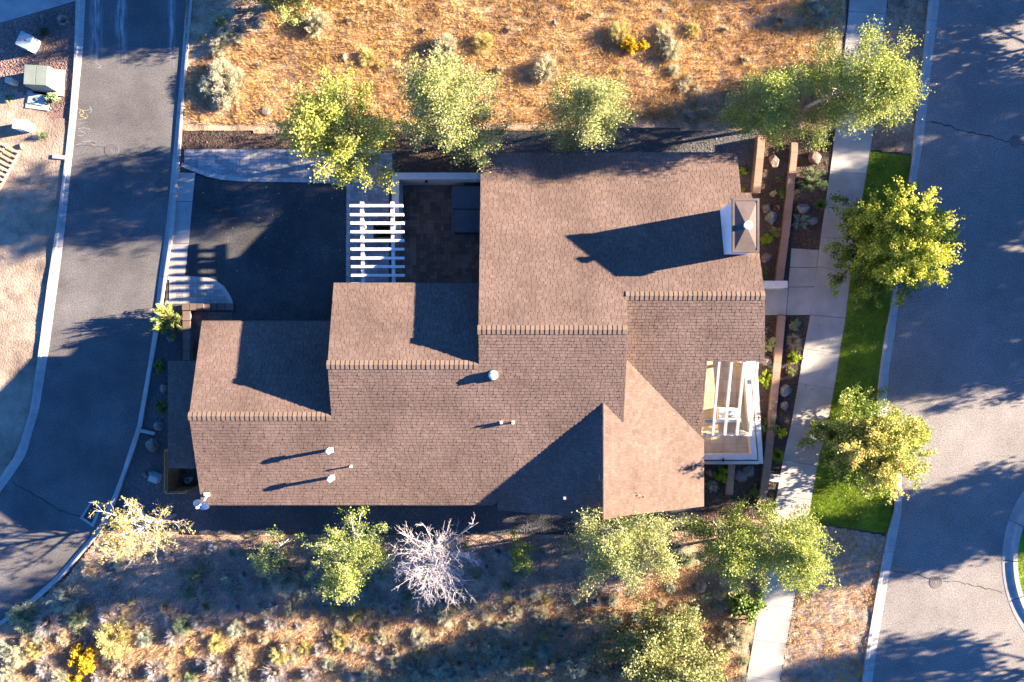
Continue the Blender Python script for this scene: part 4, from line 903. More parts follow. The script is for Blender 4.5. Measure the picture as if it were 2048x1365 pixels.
b = MB(); b.rbox(x, y, 0, .46, .34, .06, -.12); b.build('lid', 'white', t); b = MB(); b.rbox(x - .07, y + .01, .0605, .17, .13, .006, -.12); b.build('hatch', 'clay', t)
# kerb stubs
for q, lb in (([(105, 309), (137, 312), (136, 320), (105, 317)], 'concrete kerb stub running left from the alley kerb into the dirt'), ([(276, 857), (310, 865), (308, 871), (276, 864)], 'concrete kerb stub running into the dark gravel beside a grey boulder')):
    b = MB(); b.prism(pxpoly(q, .1), 0, .115); tag(b.build('kerb_stub', 'curb'), lb, 'kerb stub')
# wooden pallet
x, y, _ = at(-6, 330); t = thing('wooden_pallet', 'wooden slatted pallet lying on the dirt at the left edge', 'pallet', (x, y, 0)); A = R(62)
for i in range(9):
    s = -1.0 + i * .25; b = MB(); b.rbox(x + s * math.cos(A), y + s * math.sin(A), .14, .11, 1.5, .03, A); b.build('slat', 'palewood', t)
for s in (-.7, 0, .7): b = MB(); b.rbox(x - s * math.sin(A), y + s * math.cos(A), .03, 2.25, .07, .105, A); b.build('bearer', 'palewood', t)

# ------------------------------------------------------------------ plants: mesh generators
def rotz(V, a): c, s = math.cos(a), math.sin(a); return np.stack([V[..., 0] * c - V[..., 1] * s, V[..., 0] * s + V[..., 1] * c, V[..., 2]], -1)
def leaf_quads(Pt, size, rs, dirs=None, aspect=1.0, upw=.0):
    n = len(Pt); a = rs.normal(size=(n, 3))
    if dirs is not None: a = dirs + a * .35
    a /= np.linalg.norm(a, axis=1)[:, None] + 1e-9
    r = rs.normal(size=(n, 3)); 
    if upw: r = np.cross(a, np.array([0, 0, 1.0]) * upw + rs.normal(size=(n, 3)) * (1 - upw))
    b_ = np.cross(a, r); b_ /= np.linalg.norm(b_, axis=1)[:, None] + 1e-9
    s = size * rs.uniform(.6, 1.25, n)[:, None]; a = a * s; b_ = b_ * s * aspect
    # diamond leaf
    return np.stack([Pt - a * .5, Pt + b_ * .5, Pt + a * .5, Pt - b_ * .5], 1)
def tubes(segs, k=4):
    segs = np.asarray(segs, float); p0, p1, r0, r1 = segs[:, 0:3], segs[:, 3:6], segs[:, 6], segs[:, 7]
    d = p1 - p0; d /= np.linalg.norm(d, axis=1)[:, None] + 1e-9
    ref = np.where(np.abs(d[:, 2:3]) > .9, np.array([[1., 0, 0]]), np.array([[0, 0, 1.]])); u = np.cross(d, ref); u /= np.linalg.norm(u, axis=1)[:, None] + 1e-9; w_ = np.cross(d, u)
    ang = np.arange(k) * 2 * math.pi / k; V = []
    for p, r in ((p0, r0), (p1, r1)):
        V.append(p[:, None] + (u[:, None] * np.cos(ang)[None, :, None] + w_[:, None] * np.sin(ang)[None, :, None]) * r[:, None, None])
    V = np.concatenate(V, 1); n = len(segs); Fc = np.array([(i, (i + 1) % k, k + (i + 1) % k, k + i) for i in range(k)])[None] + (2 * k) * np.arange(n)[:, None, None]
    return V.reshape(-1, 3), Fc.reshape(-1, 4)
def unit(v): v = np.asarray(v, float); return v / (np.linalg.norm(v) + 1e-9)
def gen_tree(seed, h, Rr, limbs=24, twigs=7, subs=3, clear=.22, elev=(20, 62), prof=.7, leaves=12150, leaf=0.073, spread=.10, curve=.25, trunk_r=None, ytop=.35, lean=(0, 0), outer=.0, multi=1, fill=1.0):
    rs = np.random.RandomState(seed); T = []; B = []; LP = []; LD_ = []
    for mt in range(multi):
        tr = (trunk_r or (.012 * h + .02)) * (.8 if multi > 1 else 1); pts = [np.zeros(3)]; dd = unit([rs.normal(0, .05) + lean[0] + (.18 * math.cos(mt * 2.2) if multi > 1 else 0), rs.normal(0, .05) + lean[1] + (.18 * math.sin(mt * 2.2) if multi > 1 else 0), 1])
        for i in range(8):
            dd = unit(dd + rs.normal(0, .05, 3)); pts.append(pts[-1] + dd * h * .95 / 8)
        for i in range(8): T.append((*pts[i], *pts[i + 1], tr * (1 - i / 8.6), tr * (1 - (i + 1) / 8.6)))
        for li in range(limbs // multi):
            t = clear + (1 - clear) * ((li + rs.rand() * .8) / (limbs / multi)) ** .9; t = min(t, .985); k = min(int(t * 8), 7); p = pts[k] + (pts[k + 1] - pts[k]) * (t * 8 - k)
            az = li * 2.39996 + rs.normal(0, .35) + mt; tt = (t - clear) / (1 - clear); el = R(elev[0] + (elev[1] - elev[0]) * tt + rs.normal(0, 7))
            ln = Rr * ((1 - tt) ** prof * .95 + .22) * rs.uniform(.75, 1.12) / max(math.cos(el), .45) * (.95 if tt < .7 else .8)
            d_ = np.array([math.cos(az) * math.cos(el), math.sin(az) * math.cos(el), math.sin(el)]); ns = 6; r0 = tr * (1 - t) * .55 + .008; q = [p]
            for i in range(ns):
                d_ = unit(d_ + np.array([0, 0, curve / ns]) + rs.normal(0, .09, 3)); q.append(q[-1] + d_ * ln / ns)
                B.append((*q[-2], *q[-1], r0 * (1 - i / ns * .85), r0 * (1 - (i + 1) / ns * .85)))
            LP.append((q[-2], q[-1])); 
            for tw in range(twigs):
                s = .22 + .78 * (tw + rs.rand()) / twigs; s = min(s, .99); k = int(s * ns); pp = q[k] + (q[k + 1] - q[k]) * (s * ns - k)
                dl = unit(q[k + 1] - q[k]); side = unit(np.cross(dl, rs.normal(size=3))); td = unit(dl * .75 + side * .75 + np.array([0, 0, .12])); tl = ln * rs.uniform(.22, .42) * (1.1 - s * .55)
                m1 = pp + td * tl * .5; td2 = unit(td + rs.normal(0, .2, 3) + np.array([0, 0, .1])); m2 = m1 + td2 * tl * .5; rt = max(r0 * .3, .006)
                B.append((*pp, *m1, rt, rt * .7)); B.append((*m1, *m2, rt * .7, .003)); LP.append((m1, m2)); LP.append((pp, m1))
                for sb in range(subs):
                    u = rs.rand(); sp = m1 + (m2 - m1) * u if rs.rand() < .6 else pp + (m1 - pp) * u; sdr = unit(td + rs.normal(0, .6, 3)); sl_ = tl * rs.uniform(.3, .5); se = sp + sdr * sl_
                    B.append((*sp, *se, rt * .5, .0025)); LP.append((sp, se))
    LP = np.array([np.concatenate(s) for s in LP]); n = leaves
    if n:
        L_ = np.linalg.norm(LP[:, 3:] - LP[:, :3], axis=1); rad = np.linalg.norm((LP[:, :2] + LP[:, 3:5]) / 2, axis=1); wt = L_ * (1 + outer * rad)
        # clumpy: some twigs are bare, some dense
        wt = wt * rs.choice([.15, .6, 1.0, 1.8], len(wt), p=[.2, .2, .35, .25]); idx = rs.choice(len(LP), n, p=wt / wt.sum()); u = rs.rand(n, 1)
        Pt = LP[idx, :3] * (1 - u) + LP[idx, 3:] * u + rs.normal(0, spread, (n, 3)) * np.array([1, 1, .7]); Q = leaf_quads(Pt, leaf, rs)
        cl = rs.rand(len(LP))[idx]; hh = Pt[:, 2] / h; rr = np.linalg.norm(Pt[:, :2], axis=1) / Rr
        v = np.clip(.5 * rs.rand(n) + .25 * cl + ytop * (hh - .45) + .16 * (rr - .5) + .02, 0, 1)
    else: Q = None; v = None
    return np.array(T), np.array(B), Q, v
TREES = {}
def tree(px, py, name, label, group, spec, leafm, barkm='bark_w', rot=0, sxy=1, z0=0, src=None, cat='tree'):
    x, y, _ = P(px, py); t = thing(name, label, cat, (x, y, z0), group); t.rotation_euler.z = rot; t.scale = (sxy, sxy, sxy)
    if src is not None:
        for c in list(src.children):
            d_ = c.copy(); COL.objects.link(d_); d_.parent = t
        return t
    T, B, Q, v = gen_tree(**spec); V, Fc = tubes(T, 7); mesh('trunk', V, Fc, barkm, t, local=True, smooth=True)
    V, Fc = tubes(B, 4); mesh('branches', V, Fc, barkm, t, local=True, smooth=True)
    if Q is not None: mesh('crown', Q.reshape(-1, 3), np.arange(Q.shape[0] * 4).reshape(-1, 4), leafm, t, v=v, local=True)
    return t
G1 = 'aspens along the upper lot edge'; G2 = 'trees along the lower lot edge'; G3 = 'maples on the lawn strip'
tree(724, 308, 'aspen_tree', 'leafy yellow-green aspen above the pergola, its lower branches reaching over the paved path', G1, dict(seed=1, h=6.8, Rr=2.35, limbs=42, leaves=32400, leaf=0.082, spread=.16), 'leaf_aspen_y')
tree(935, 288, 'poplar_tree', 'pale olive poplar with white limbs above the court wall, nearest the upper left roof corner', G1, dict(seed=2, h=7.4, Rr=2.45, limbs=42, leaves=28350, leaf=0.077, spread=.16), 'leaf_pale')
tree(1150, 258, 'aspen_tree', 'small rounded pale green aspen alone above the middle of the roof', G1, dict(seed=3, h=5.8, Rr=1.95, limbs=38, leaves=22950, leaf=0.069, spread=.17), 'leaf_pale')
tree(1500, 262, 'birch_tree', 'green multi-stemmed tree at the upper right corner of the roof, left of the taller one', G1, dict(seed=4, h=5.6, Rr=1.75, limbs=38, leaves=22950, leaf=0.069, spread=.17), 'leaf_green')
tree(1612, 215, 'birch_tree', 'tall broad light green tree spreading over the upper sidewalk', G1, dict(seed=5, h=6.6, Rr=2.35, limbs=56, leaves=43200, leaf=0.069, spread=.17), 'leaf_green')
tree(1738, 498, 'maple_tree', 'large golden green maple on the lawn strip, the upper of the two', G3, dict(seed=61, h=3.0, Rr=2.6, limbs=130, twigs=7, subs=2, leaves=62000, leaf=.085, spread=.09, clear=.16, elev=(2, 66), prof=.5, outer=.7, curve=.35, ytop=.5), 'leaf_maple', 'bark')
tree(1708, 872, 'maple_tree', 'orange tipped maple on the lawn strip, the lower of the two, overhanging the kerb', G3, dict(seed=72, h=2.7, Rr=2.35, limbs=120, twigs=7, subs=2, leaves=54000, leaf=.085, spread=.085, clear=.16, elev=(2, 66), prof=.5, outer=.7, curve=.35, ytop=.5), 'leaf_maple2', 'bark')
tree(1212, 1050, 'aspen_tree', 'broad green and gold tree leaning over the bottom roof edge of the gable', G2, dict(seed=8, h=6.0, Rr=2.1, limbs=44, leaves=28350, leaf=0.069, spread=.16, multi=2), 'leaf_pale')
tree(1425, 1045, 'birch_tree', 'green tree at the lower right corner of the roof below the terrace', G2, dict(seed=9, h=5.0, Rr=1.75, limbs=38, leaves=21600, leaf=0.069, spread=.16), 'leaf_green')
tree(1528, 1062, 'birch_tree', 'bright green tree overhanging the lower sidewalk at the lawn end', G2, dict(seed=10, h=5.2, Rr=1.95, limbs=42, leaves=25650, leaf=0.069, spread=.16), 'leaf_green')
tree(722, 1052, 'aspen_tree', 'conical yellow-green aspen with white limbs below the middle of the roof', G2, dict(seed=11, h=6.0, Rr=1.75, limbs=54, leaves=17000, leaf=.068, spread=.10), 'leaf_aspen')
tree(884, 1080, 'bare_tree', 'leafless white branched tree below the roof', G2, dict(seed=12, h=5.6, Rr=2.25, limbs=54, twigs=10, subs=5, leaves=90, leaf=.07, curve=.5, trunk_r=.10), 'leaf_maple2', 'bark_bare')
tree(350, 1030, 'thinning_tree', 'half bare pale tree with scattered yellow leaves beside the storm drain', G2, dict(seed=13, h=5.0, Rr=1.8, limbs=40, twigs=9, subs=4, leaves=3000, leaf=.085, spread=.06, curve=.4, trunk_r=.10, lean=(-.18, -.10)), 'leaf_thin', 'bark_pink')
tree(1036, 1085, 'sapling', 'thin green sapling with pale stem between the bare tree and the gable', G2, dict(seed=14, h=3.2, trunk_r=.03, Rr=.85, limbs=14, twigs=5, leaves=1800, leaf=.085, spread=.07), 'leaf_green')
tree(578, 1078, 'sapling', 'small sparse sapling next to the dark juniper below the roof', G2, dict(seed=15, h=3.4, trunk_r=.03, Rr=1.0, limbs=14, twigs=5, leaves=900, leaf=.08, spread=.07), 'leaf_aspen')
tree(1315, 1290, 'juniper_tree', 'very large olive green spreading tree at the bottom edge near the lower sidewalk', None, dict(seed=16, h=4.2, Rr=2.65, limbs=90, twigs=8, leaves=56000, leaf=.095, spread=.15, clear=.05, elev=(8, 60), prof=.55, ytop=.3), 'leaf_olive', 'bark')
tree(575, 8, 'juniper_tree', 'green and pale bushy tree at the top edge above the dry field', None, dict(seed=17, h=2.6, Rr=1.6, limbs=30, twigs=7, leaves=12150, leaf=0.069, spread=.10, clear=.05, elev=(15, 60)), 'leaf_pale', 'bark')
# trees beyond the frame whose shadows cross the street, alley and verge
A_ = tree(2360, 318, 'street_tree', 'tall street tree beyond the right edge shading the road', 'street trees beyond the road', dict(seed=31, h=7.2, Rr=3.0, limbs=50, leaves=26000, leaf=.15, spread=.2), 'leaf_green', 'bark')
OFF = [(2520, 420, 1.0, 1, 0), (2260, 500, .8, 2, 0), (2420, -90, .72, 3, 0), (2650, 120, .8, 4, 0), (2300, 655, .62, 5, 0), (2240, 60, .75, 1.6, 0), (2330, 960, .78, .5, 0), (2560, 930, .8, 2.5, 0), (2380, 1290, .95, 3.5, 0), (2300, 1420, .9, 4.5, 0), (2560, 250, .9, 5.5, 0),
       (800, -130, .85, 1.2, 1), (1000, -190, .9, 2.2, 1), (700, -78, .8, 4.2, 1), (-260, 380, .7, .7, 1), (2700, 540, .9, .9, 0), (2480, -230, .9, 1.9, 0), (2150, -330, .6, 3.3, 0)]
OFFL = ['street tree beyond the road throwing shade across the middle of the street', 'smaller street tree right of the frame level with the upper maple', 'street tree right of the frame at the top corner', 'far street tree right of the upper manhole',
        'low street tree whose single limb shadow falls below the upper maple', 'street tree right of the frame above the upper manhole', 'street tree right of the frame beside the island top', 'farther street tree behind the one beside the island top', 'street tree right of the frame at the bottom corner',
        'street tree below the bottom corner of the street', 'street tree directly behind the tallest street tree', 'neighbouring tree above the dry field nearest the alley', 'neighbouring tree above the dry field farther from the alley',
        'neighbouring tree above the frame nearest the alley kerb', 'neighbouring tree left of the bare dirt', 'farthest street tree right of the road', 'farther street tree above the top corner', 'street tree standing above the frame beside the road']
for px_, py_, s_, r_, g_ in OFF:
    tree(px_, py_, 'street_tree', OFFL[OFF.index((px_, py_, s_, r_, g_))], 'street trees beyond the road' if g_ == 0 else 'neighbouring trees', None, None, rot=r_, sxy=s_, src=A_)

# ------------------------------------------------------------------ shrubs
BM = {}
def bushmesh(kind, seed):
    if (kind, seed) in BM: return BM[(kind, seed)]
    rs = np.random.RandomState(seed * 7 + hash(kind) % 1 + len(kind) * 13)
    if kind in ('sage', 'leafy', 'conifer'):
        K = {'sage': 52, 'leafy': 26, 'conifer': 30}[kind]; n = {'sage': 6500, 'leafy': 2600, 'conifer': 4200}[kind]
        az = rs.uniform(0, 6.283, K); rr = np.sqrt(rs.uniform(.02, 1, K)) * rs.uniform(.7, 1.08, K); hh = np.sqrt(np.clip(1.05 - rr ** 2 * .85, .05, 1)) * rs.uniform(.6, 1.05, K) * .75
        C_ = np.stack([rr * np.cos(az), rr * np.sin(az), hh], 1); D_ = C_ / np.linalg.norm(C_, axis=1)[:, None]
        B = []
        for c in C_:
            m1 = c * .5 + np.array([0, 0, -.06]); B.append((0, 0, 0, *m1, .03, .02)); B.append((*m1, *c, .02, .006))
        idx = rs.randint(0, K, n); u = rs.beta(2.2, 1.1, n)[:, None]
        if kind == 'sage': Pt = C_[idx] * (.30 + .78 * u) + rs.normal(0, 1, (n, 3)) * np.array([.095, .095, .075]) * (1.25 - u * .5); Q = leaf_quads(Pt, .078, rs, D_[idx] + np.array([0, 0, .3]), .34)
        elif kind == 'leafy': Pt = C_[idx] * (.55 + .5 * u) + rs.normal(0, .10, (n, 3)); Q = leaf_quads(Pt, .125, rs)
        else:
            Pt = C_[idx] * (.25 + .85 * u) + rs.normal(0, .055, (n, 3)); Q = leaf_quads(Pt, .14, rs, D_[idx] * .9, .20)
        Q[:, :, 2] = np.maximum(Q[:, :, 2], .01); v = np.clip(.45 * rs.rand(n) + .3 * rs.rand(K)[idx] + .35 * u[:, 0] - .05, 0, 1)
        out = (Q, v, np.array(B))
    else:   # bunchgrass: long radiating blades
        n = 700; az = rs.uniform(0, 6.283, n); ln = rs.uniform(.1, 1.35, n); L_ = rs.uniform(.6, 1.1, n); b0 = rs.normal(0, .07, (n, 3)) * np.array([1, 1, 0])
        d_ = np.stack([np.cos(az) * np.sin(ln), np.sin(az) * np.sin(ln), np.cos(ln)], 1); side = np.stack([-np.sin(az), np.cos(az), np.zeros(n)], 1) * .034
        mid = b0 + d_ * L_[:, None] * .55; tip = b0 + d_ * L_[:, None] - np.array([0, 0, .14]) * np.sin(ln)[:, None]; tip[:, 2] = np.maximum(tip[:, 2], .02)
        Q = np.stack([b0 - side, mid + side, tip, mid - side], 1); v = rs.rand(n); out = (Q, v, None)
    BM[(kind, seed)] = out; return out
LM = [(445, 165, 'the big pale sagebrush'), (600, 20, 'the top edge tree'), (728, 260, 'the leafy aspen'), (905, 215, 'the pale poplar'), (1165, 210, 'the small rounded aspen'),
      (1262, 85, 'the yellow brush'), (1520, 215, 'the roof corner tree'), (1700, 150, 'the tall sidewalk tree'), (275, 1060, 'the half bare tree'), (165, 1318, 'the yellow rabbitbrush'),
      (685, 1110, 'the conical aspen'), (868, 1118, 'the bare white tree'), (1035, 1115, 'the thin sapling'), (1245, 1100, 'the gable tree'), (1340, 1300, 'the large olive tree'), (1560, 1110, 'the lower sidewalk tree'),
      (1495, 452, 'the chimney'), (1460, 820, 'the terrace'), (1552, 569, 'the short white garden wall'), (1752, 500, 'the upper maple'), (360, 830, 'the lean-to roof'), (340, 650, 'the golden spruce'), (545, 1130, 'the dark juniper'), (74, 150, 'the transformer'), (15, 320, 'the wooden pallet')]
PEND = {}
def where(px, py):
    d_, nm, lx, ly = min((math.hypot(px - a, py - b_), n_, a, b_) for a, b_, n_ in LM)
    ang = math.degrees(math.atan2(-(py - ly), px - lx)) % 360; k = int(((ang + 22.5) % 360) // 45)
    dirs = ['right of', 'above and right of', 'above', 'above and left of', 'left of', 'below and left of', 'below', 'below and right of']
    return (dirs[k] if d_ > 22 else 'right beside') + ' ' + nm, d_
NORD = ['nearest', 'second nearest', 'third nearest', 'fourth nearest', 'fifth nearest', 'sixth nearest', 'seventh nearest', 'eighth nearest', 'ninth nearest', 'tenth nearest', 'eleventh nearest', 'twelfth nearest', 'thirteenth nearest', 'fourteenth nearest', 'fifteenth nearest', 'sixteenth nearest', 'seventeenth nearest', 'eighteenth nearest']
def autolabel(o, desc, px, py): wv, d_ = where(px, py); PEND.setdefault((desc, wv), []).append((d_, o))
def flush_labels():
    for (desc, wv), L_ in PEND.items():
        L_.sort(key=lambda t_: t_[0])
        for i, (d_, o) in enumerate(L_):
            o['label'] = f'{desc} {wv}' if len(L_) == 1 else f'{desc} {wv}, {NORD[min(i, 17)]}'
MC = {}
def bush(px, py, rpx, kind, m, desc, name, cat='shrub', group=None, hsc=1.0, zf=None, vert=None):
    zc = rpx / 42 * .5 * hsc; x, y, _ = P(px, py, zc); r = rpx * H / F
    key = (kind, m, random.randrange(4)); z0 = 0.0 if zf is None else float(zf(np.array([x]), np.array([y]))[0])
    Q, v, B = bushmesh(kind, key[2])
    if key not in MC:
        o = mesh('foliage', Q.reshape(-1, 3), np.arange(len(Q) * 4).reshape(-1, 4), m, None, v=v, local=True)
        if B is not None:
            V, Fc = tubes(B, 3); st_ = mesh('stems', V, Fc, 'bark', None, local=True)
        else: st_ = None
        MC[key] = (o.data, st_.data if st_ else None); bpy.data.objects.remove(o)
        if st_: bpy.data.objects.remove(st_)
    fo, stm = MC[key]
    t = thing(name, None, cat, (x, y, z0), group); t.rotation_euler.z = random.uniform(0, 6.28); t.scale = (r * 1.15, r * random.uniform(1.0, 1.25), r * hsc * 1.3)
    if rpx >= 14 or kind == 'bunch':
        o = bpy.data.objects.new('foliage', fo); COL.objects.link(o); o.parent = t
        if stm: o = bpy.data.objects.new('stems', stm); COL.objects.link(o); o.parent = t
    else:
        o = bpy.data.objects.new('foliage', fo); COL.objects.link(o); o.parent = t
    autolabel(t, desc, px, py); return t
KB = {'sg': ('sage', 'sage', 'grey-green sagebrush', 'sagebrush', 'sagebrush on the dry ground'), 'sp': ('sage', 'sage_pale', 'pale cream sagebrush', 'sagebrush', 'sagebrush on the dry ground'),
      'sd': ('sage', 'sage_green', 'green sagebrush', 'sagebrush', 'sagebrush on the dry ground'), 'st': ('sage', 'strawbush', 'straw coloured dry shrub', 'dry_shrub', 'dry straw shrubs'),
      'gg': ('bunch', 'greybush', 'bleached grey bunchgrass tuft', 'bunchgrass', 'bunchgrass tufts'), 'sb': ('bunch', 'strawbush', 'straw coloured bunchgrass tuft', 'bunchgrass', 'bunchgrass tufts'),
      'yb': ('leafy', 'yellowbush', 'bright yellow rabbitbrush', 'rabbitbrush', 'yellow rabbitbrush'), 'ys': ('sage', 'yellowstraw', 'faded yellow brush', 'rabbitbrush', 'faded rabbitbrush')}
LOW = """50 1235 28 sd;95 1245 30 gg;130 1200 30 sg;155 1235 20 sd;215 1232 22 gg;228 1280 36 ys;290 1278 18 sg;165 1316 24 yb;172 1335 18 yb;150 1362 16 yb;340 1235 14 gg;370 1250 22 sd;400 1242 22 gg;350 1272 22 gg;
385 1155 18 sd;405 1135 12 sd;455 1180 9 sg;475 1215 12 gg;180 1140 18 st;10 1300 20 sg;32 1312 25 sp;92 1335 25 gg;120 1352 20 sp;70 1300 16 ys;245 1330 22 st;312 1340 25 gg;380 1300 11 ys;435 1285 20 ys;430 1330 25 gg;480 1350 22 sp;490 1312 20 st;
545 1245 20 gg;575 1290 20 sb;550 1345 28 gg;560 1308 22 ys;610 1297 16 ys;680 1245 12 sp;712 1232 18 ys;680 1280 20 ys;708 1290 15 sp;760 1200 16 sg;735 1207 12 sg;790 1217 14 gg;815 1195 14 sd;815 1215 10 ys;835 1237 12 gg;840 1272 22 sp;870 1225 14 sp;895 1230 22 sp;880 1262 12 st;838 1308 11 ys;905 1290 10 sp;925 1215 10 sp;957 1210 10 sp;975 1230 12 sp;993 1215 10 sp;945 1250 12 sp;980 1247 10 sp;940 1270 10 sp;1010 1255 18 sp;980 1290 18 sp;1000 1315 22 sg;970 1335 16 sg;880 1332 22 sg;842 1350 18 sg;740 1355 22 sg;710 1350 14 gg;905 1352 16 sg;1015 1172 14 sd;968 1180 9 sg;985 1150 8 sg;1015 1200 10 ys;1020 1345 12 sg;
1080 1230 17 sp;1030 1225 14 sp;1160 1243 8 sp;1090 1300 18 sg;1150 1330 26 sg;1070 1360 20 sg;1195 1350 16 st;1085 1160 10 sg;1068 1190 13 sg;1102 1182 9 sg;1045 1190 10 sg;1225 1200 13 sg;1165 1170 7 sg;1462 1150 26 sp;1440 1185 16 sp;1480 1275 26 sp;1452 1255 15 sb;1520 1168 14 sp;640 1300 18 gg;620 1345 22 gg;770 1250 14 sb;800 1300 18 sb;650 1215 10 sb;500 1260 12 sb;260 1245 12 gg;20 1345 20 sp;200 1355 18 gg;350 1355 18 sb;1130 1260 12 sb;1050 1290 14 sb;760 1310 14 gg;930 1310 10 sg;600 1250 12 gg;520 1210 10 gg;450 1245 12 gg;1120 1215 8 sg;1180 1290 12 sb"""
UP = """440 45 16 sd;455 68 18 sg;405 78 10 sd;440 95 20 sp;480 80 12 sp;490 55 9 sp;525 48 9 sp;445 150 30 sp;455 185 30 sp;422 172 24 sg;475 160 22 sp;440 205 16 sp;635 45 26 sp;735 115 18 ys;762 132 10 ys;890 95 25 sp;965 85 22 ys;1090 140 25 sp;1240 65 22 ys;1262 88 18 yb;1285 95 13 yb;1330 75 20 sp;1345 102 22 sp;1322 58 12 ys;1385 60 16 ys;1347 142 14 sp;1365 175 12 sp;1376 160 10 sp;1395 180 11 sp;1385 205 8 sp;1238 142 8 ys;1375 236 14 sg;1412 226 12 st;1635 30 22 sg;1625 8 15 sg;520 130 9 sb;850 60 9 sb;1000 140 12 sb;1450 60 10 sb;1180 30 10 sb;700 40 10 sb;1490 120 12 sb;1560 40 13 sb;1020 60 9 sb"""
for txt, zf_ in ((LOW, zFB), (UP, zFT)):
    for it in txt.replace('\n', '').split(';'):
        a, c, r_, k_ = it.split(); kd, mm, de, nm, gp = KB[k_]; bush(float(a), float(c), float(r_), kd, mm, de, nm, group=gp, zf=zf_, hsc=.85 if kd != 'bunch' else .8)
rx = random.Random(77); placed = [tuple(float(v) for v in it.split()[:3]) for it in LOW.replace('\n', '').split(';')]; cnt = 0
fbp = pxpoly(FB)
while cnt < 175:
    a, c = rx.uniform(5, 1490), rx.uniform(1085, 1362); q = P(a, c)
    if not inside(q[0], q[1], fbp) or (c < 1190 and rx.random() < .45): continue
    r_ = rx.uniform(7, 17)
    if any(math.hypot(a - u, c - v_) < (r_ + w_) * .7 for u, v_, w_ in placed): continue
    k_ = rx.choice(['sg', 'sp', 'sp', 'gg', 'gg', 'sb', 'sb', 'st', 'st', 'ys', 'sd']) if c > 1200 else rx.choice(['sg', 'sg', 'sd', 'gg']); kd, mm, de, nm, gp = KB[k_]
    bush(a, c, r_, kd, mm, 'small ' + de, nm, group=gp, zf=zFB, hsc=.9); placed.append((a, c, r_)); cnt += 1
# denser shrub above the olive tree, juniper
bush(1495, 1210, 32, 'leafy', 'midgreen', 'rounded yellow-green leafy shrub', 'leafy_shrub', hsc=1.1, zf=zFB)
bush(540, 1120, 34, 'sage', 'sage_green', 'dark blue-green juniper clump', 'juniper', hsc=1.9, zf=zFB); bush(570, 1160, 28, 'sage', 'sage', 'dark blue-green juniper clump', 'juniper', hsc=1.6, zf=zFB)
bush(1620, 1120, 5, 'leafy', 'midgreen', 'tiny green weed', 'weed', 'plant') if False else None
GARD = [(1488, 343, 8, 'leafy', 'bright', 'bright yellow-green round shrub'), (1487, 381, 5, 'leafy', 'bright', 'tiny bright green shrub'), (1625, 361, 32, 'conifer', 'conifer_g', 'soft green spreading pine shrub'), (1557, 358, 6, 'leafy', 'midgreen', 'tiny green plant'),
        (1546, 386, 7, 'leafy', 'creambush', 'small white flowering plant'), (1566, 388, 10, 'leafy', 'midgreen', 'low green leafy plant'), (1643, 408, 12, 'bunch', 'midgreen', 'green strappy grass clump'), (1600, 444, 17, 'conifer', 'conifer_b', 'blue-grey dwarf spruce'),
        (1550, 466, 12, 'leafy', 'leaf_olive', 'olive green small shrub'), (1533, 482, 12, 'leafy', 'bright', 'bright green small shrub'), (1532, 544, 6, 'leafy', 'midgreen', 'tiny green plant'), (1588, 648, 12, 'leafy', 'sage_green', 'grey-green leafy shrub'),
        (1588, 683, 15, 'bunch', 'strawbush', 'tan fountain grass'), (1588, 714, 13, 'leafy', 'bright', 'yellow-green round shrub'), (1581, 745, 9, 'leafy', 'leaf_olive', 'sparse olive shrub'), (1531, 660, 7, 'leafy', 'sage_green', 'small grey-green plant'),
        (1537, 687, 15, 'leafy', 'creambush', 'cream blossoming round shrub'), (1532, 757, 17, 'conifer', 'bright', 'feathery yellow-green shrub'), (1545, 736, 9, 'leafy', 'sage_green', 'small grey-green shrub'), (1539, 850, 20, 'conifer', 'midgreen', 'tall narrow green conifer shrub'),
        (1561, 863, 12, 'leafy', 'bright', 'bright green leafy shrub'), (1557, 912, 14, 'bunch', 'bright', 'yellow-green strappy grass clump'), (1445, 950, 15, 'leafy', 'bright', 'bright yellow-green leafy shrub'), (1510, 986, 13, 'leafy', 'midgreen', 'green leafy shrub'),
        (1425, 972, 12, 'sage', 'sage', 'grey mounded shrub'), (322, 733, 13, 'leafy', 'midgreen', 'sparse green shrub'), (323, 815, 11, 'leafy', 'midgreen', 'small sparse green shrub'), (103, 197, 12, 'leafy', 'sage_green', 'green weedy shrub'),
        (85, 272, 11, 'bunch', 'sage_green', 'sparse flattened weed'), (88, 66, 10, 'sage', 'darkgreen', 'low dark green shrub'), (125, 40, 12, 'bunch', 'greybush', 'dry grey grass tuft'), (16, 198, 7, 'leafy', 'sage_green', 'tiny grey-green plant'), (1540, 1010, 8, 'leafy', 'midgreen', 'tiny green shrub')]
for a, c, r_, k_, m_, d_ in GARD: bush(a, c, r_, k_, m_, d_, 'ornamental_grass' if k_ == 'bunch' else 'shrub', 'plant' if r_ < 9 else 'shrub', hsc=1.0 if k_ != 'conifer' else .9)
bush(1539, 846, 15, 'conifer', 'midgreen', 'narrow green conifer top', 'conifer', hsc=2.2) if False else None
bush(337, 640, 31, 'conifer', 'conifer_y', 'golden tipped spruce shrub', 'spruce', hsc=1.9)
for a, c in ((757, 456), (770, 458), (762, 470), (775, 469)): bush(a, c, 8, 'leafy', 'darkgreen', 'clipped green planter plant', 'planter_plant', 'plant', hsc=2.4)
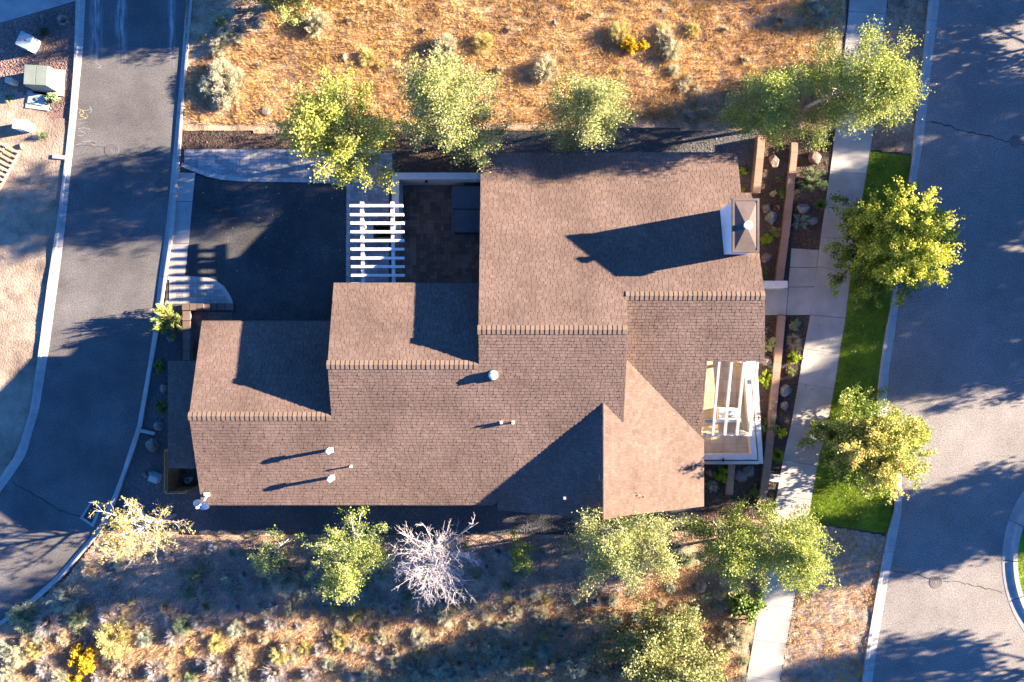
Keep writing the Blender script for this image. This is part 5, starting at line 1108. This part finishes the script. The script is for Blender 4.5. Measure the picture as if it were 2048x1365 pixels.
# ------------------------------------------------------------------ boulders
RM = {}
def rockmesh(seed, m):
    if (seed, m) in RM: return RM[(seed, m)]
    import bmesh
    rs = np.random.RandomState(seed + 100); bm = bmesh.new(); bmesh.ops.create_icosphere(bm, subdivisions=3, radius=1)
    Vn = np.array([v.co[:] for v in bm.verts])
    for _ in range(13):    # flat facets
        n_ = unit(rs.normal(size=3)); dd = rs.uniform(.55, .9); s = Vn @ n_; Vn = Vn - np.outer(np.maximum(s - dd, 0), n_)
    Vn *= (1 + .10 * (fbm(Vn[:, 0] * 2 + 5, Vn[:, 1] * 2 + Vn[:, 2] * 1.7, seed) - .5))[:, None]
    Fc = [tuple(v.index for v in f.verts) for f in bm.faces]; bm.free()
    me = bpy.data.meshes.new('boulder'); me.from_pydata([tuple(p) for p in Vn], [], Fc); me.materials.append(M[m]); RM[(seed, m)] = me; return me
ROCKS = [(327, 777, 11, 'rock', 'pale brown boulder'), (318, 851, 12, 'rock_grey', 'dark grey boulder'), (303, 891, 15, 'rock', 'large faceted tan boulder'), (338, 676, 9, 'rock', 'round brown boulder'), (290, 950, 7, 'rock_red', 'small reddish rock'), (423, 1091, 13, 'rock_grey', 'pale grey flat boulder'),
         (533, 222, 13, 'rock', 'tan pointed boulder'), (689, 115, 9, 'rock', 'small tan boulder'), (43, 292, 7, 'rock', 'small pale rock'), (1110, 46, 6, 'rock_grey', 'small white rock'), (385, 1216, 10, 'rock_grey', 'grey boulder'), (356, 975, 7, 'rock', 'small brown rock inside the fenced enclosure'),
         (1550, 322, 13, 'rock', 'brown boulder'), (1632, 316, 15, 'rock_red', 'round reddish boulder'), (1607, 417, 14, 'rock_grey', 'grey boulder'), (1624, 442, 12, 'rock_grey', 'upright grey boulder'), (1535, 418, 12, 'rock', 'grey and tan boulder'), (1544, 437, 15, 'rock_grey', 'flat grey boulder'),
         (1533, 516, 12, 'rock_red', 'pinkish boulder'), (1532, 723, 12, 'rock', 'golden tan boulder'), (1572, 784, 14, 'rock_grey', 'rounded dark boulder'), (1569, 812, 11, 'rock', 'brown boulder'), (1420, 947, 10, 'rock_red', 'reddish brown boulder'), (1482, 952, 15, 'rock_grey', 'rough grey boulder'), (1500, 943, 14, 'rock_grey', 'jagged pale grey boulder'),
         (1325, 22, 7, 'rock_grey', 'small grey rock'), (85, 33, 6, 'rock_grey', 'small pale rock'), (475, 218, 6, 'rock', 'small tan rock')]
for i, (a, c, r_, m_, d_) in enumerate(ROCKS):
    r = r_ * H / F; x, y, _ = P(a, c, r * .5); o = bpy.data.objects.new('boulder', rockmesh(i % 7, m_)); COL.objects.link(o)
    o.location = (x, y, r * .28); o.scale = (r * random.uniform(.85, 1.05), r * random.uniform(.95, 1.25), r * .8); o.rotation_euler = (random.uniform(-.25, .25), random.uniform(-.25, .25), random.uniform(0, 6.28)); tag(o, None, 'boulder', 'landscape boulders'); autolabel(o, d_, a, c)
x, y, _ = P(1554, 416, .2); b = MB(); b.lathe(x, y, [(.10, .02), (.13, .22), (.14, .22), (.115, .22), (.09, .06)], 18, cap=False); b.lathe(x, y, [(.1, .05), (.02, .06)], 18); tag(b.build('flower_pot', 'clay'), 'round terracotta pot between two boulders right of the chimney', 'flower pot')
flush_labels()
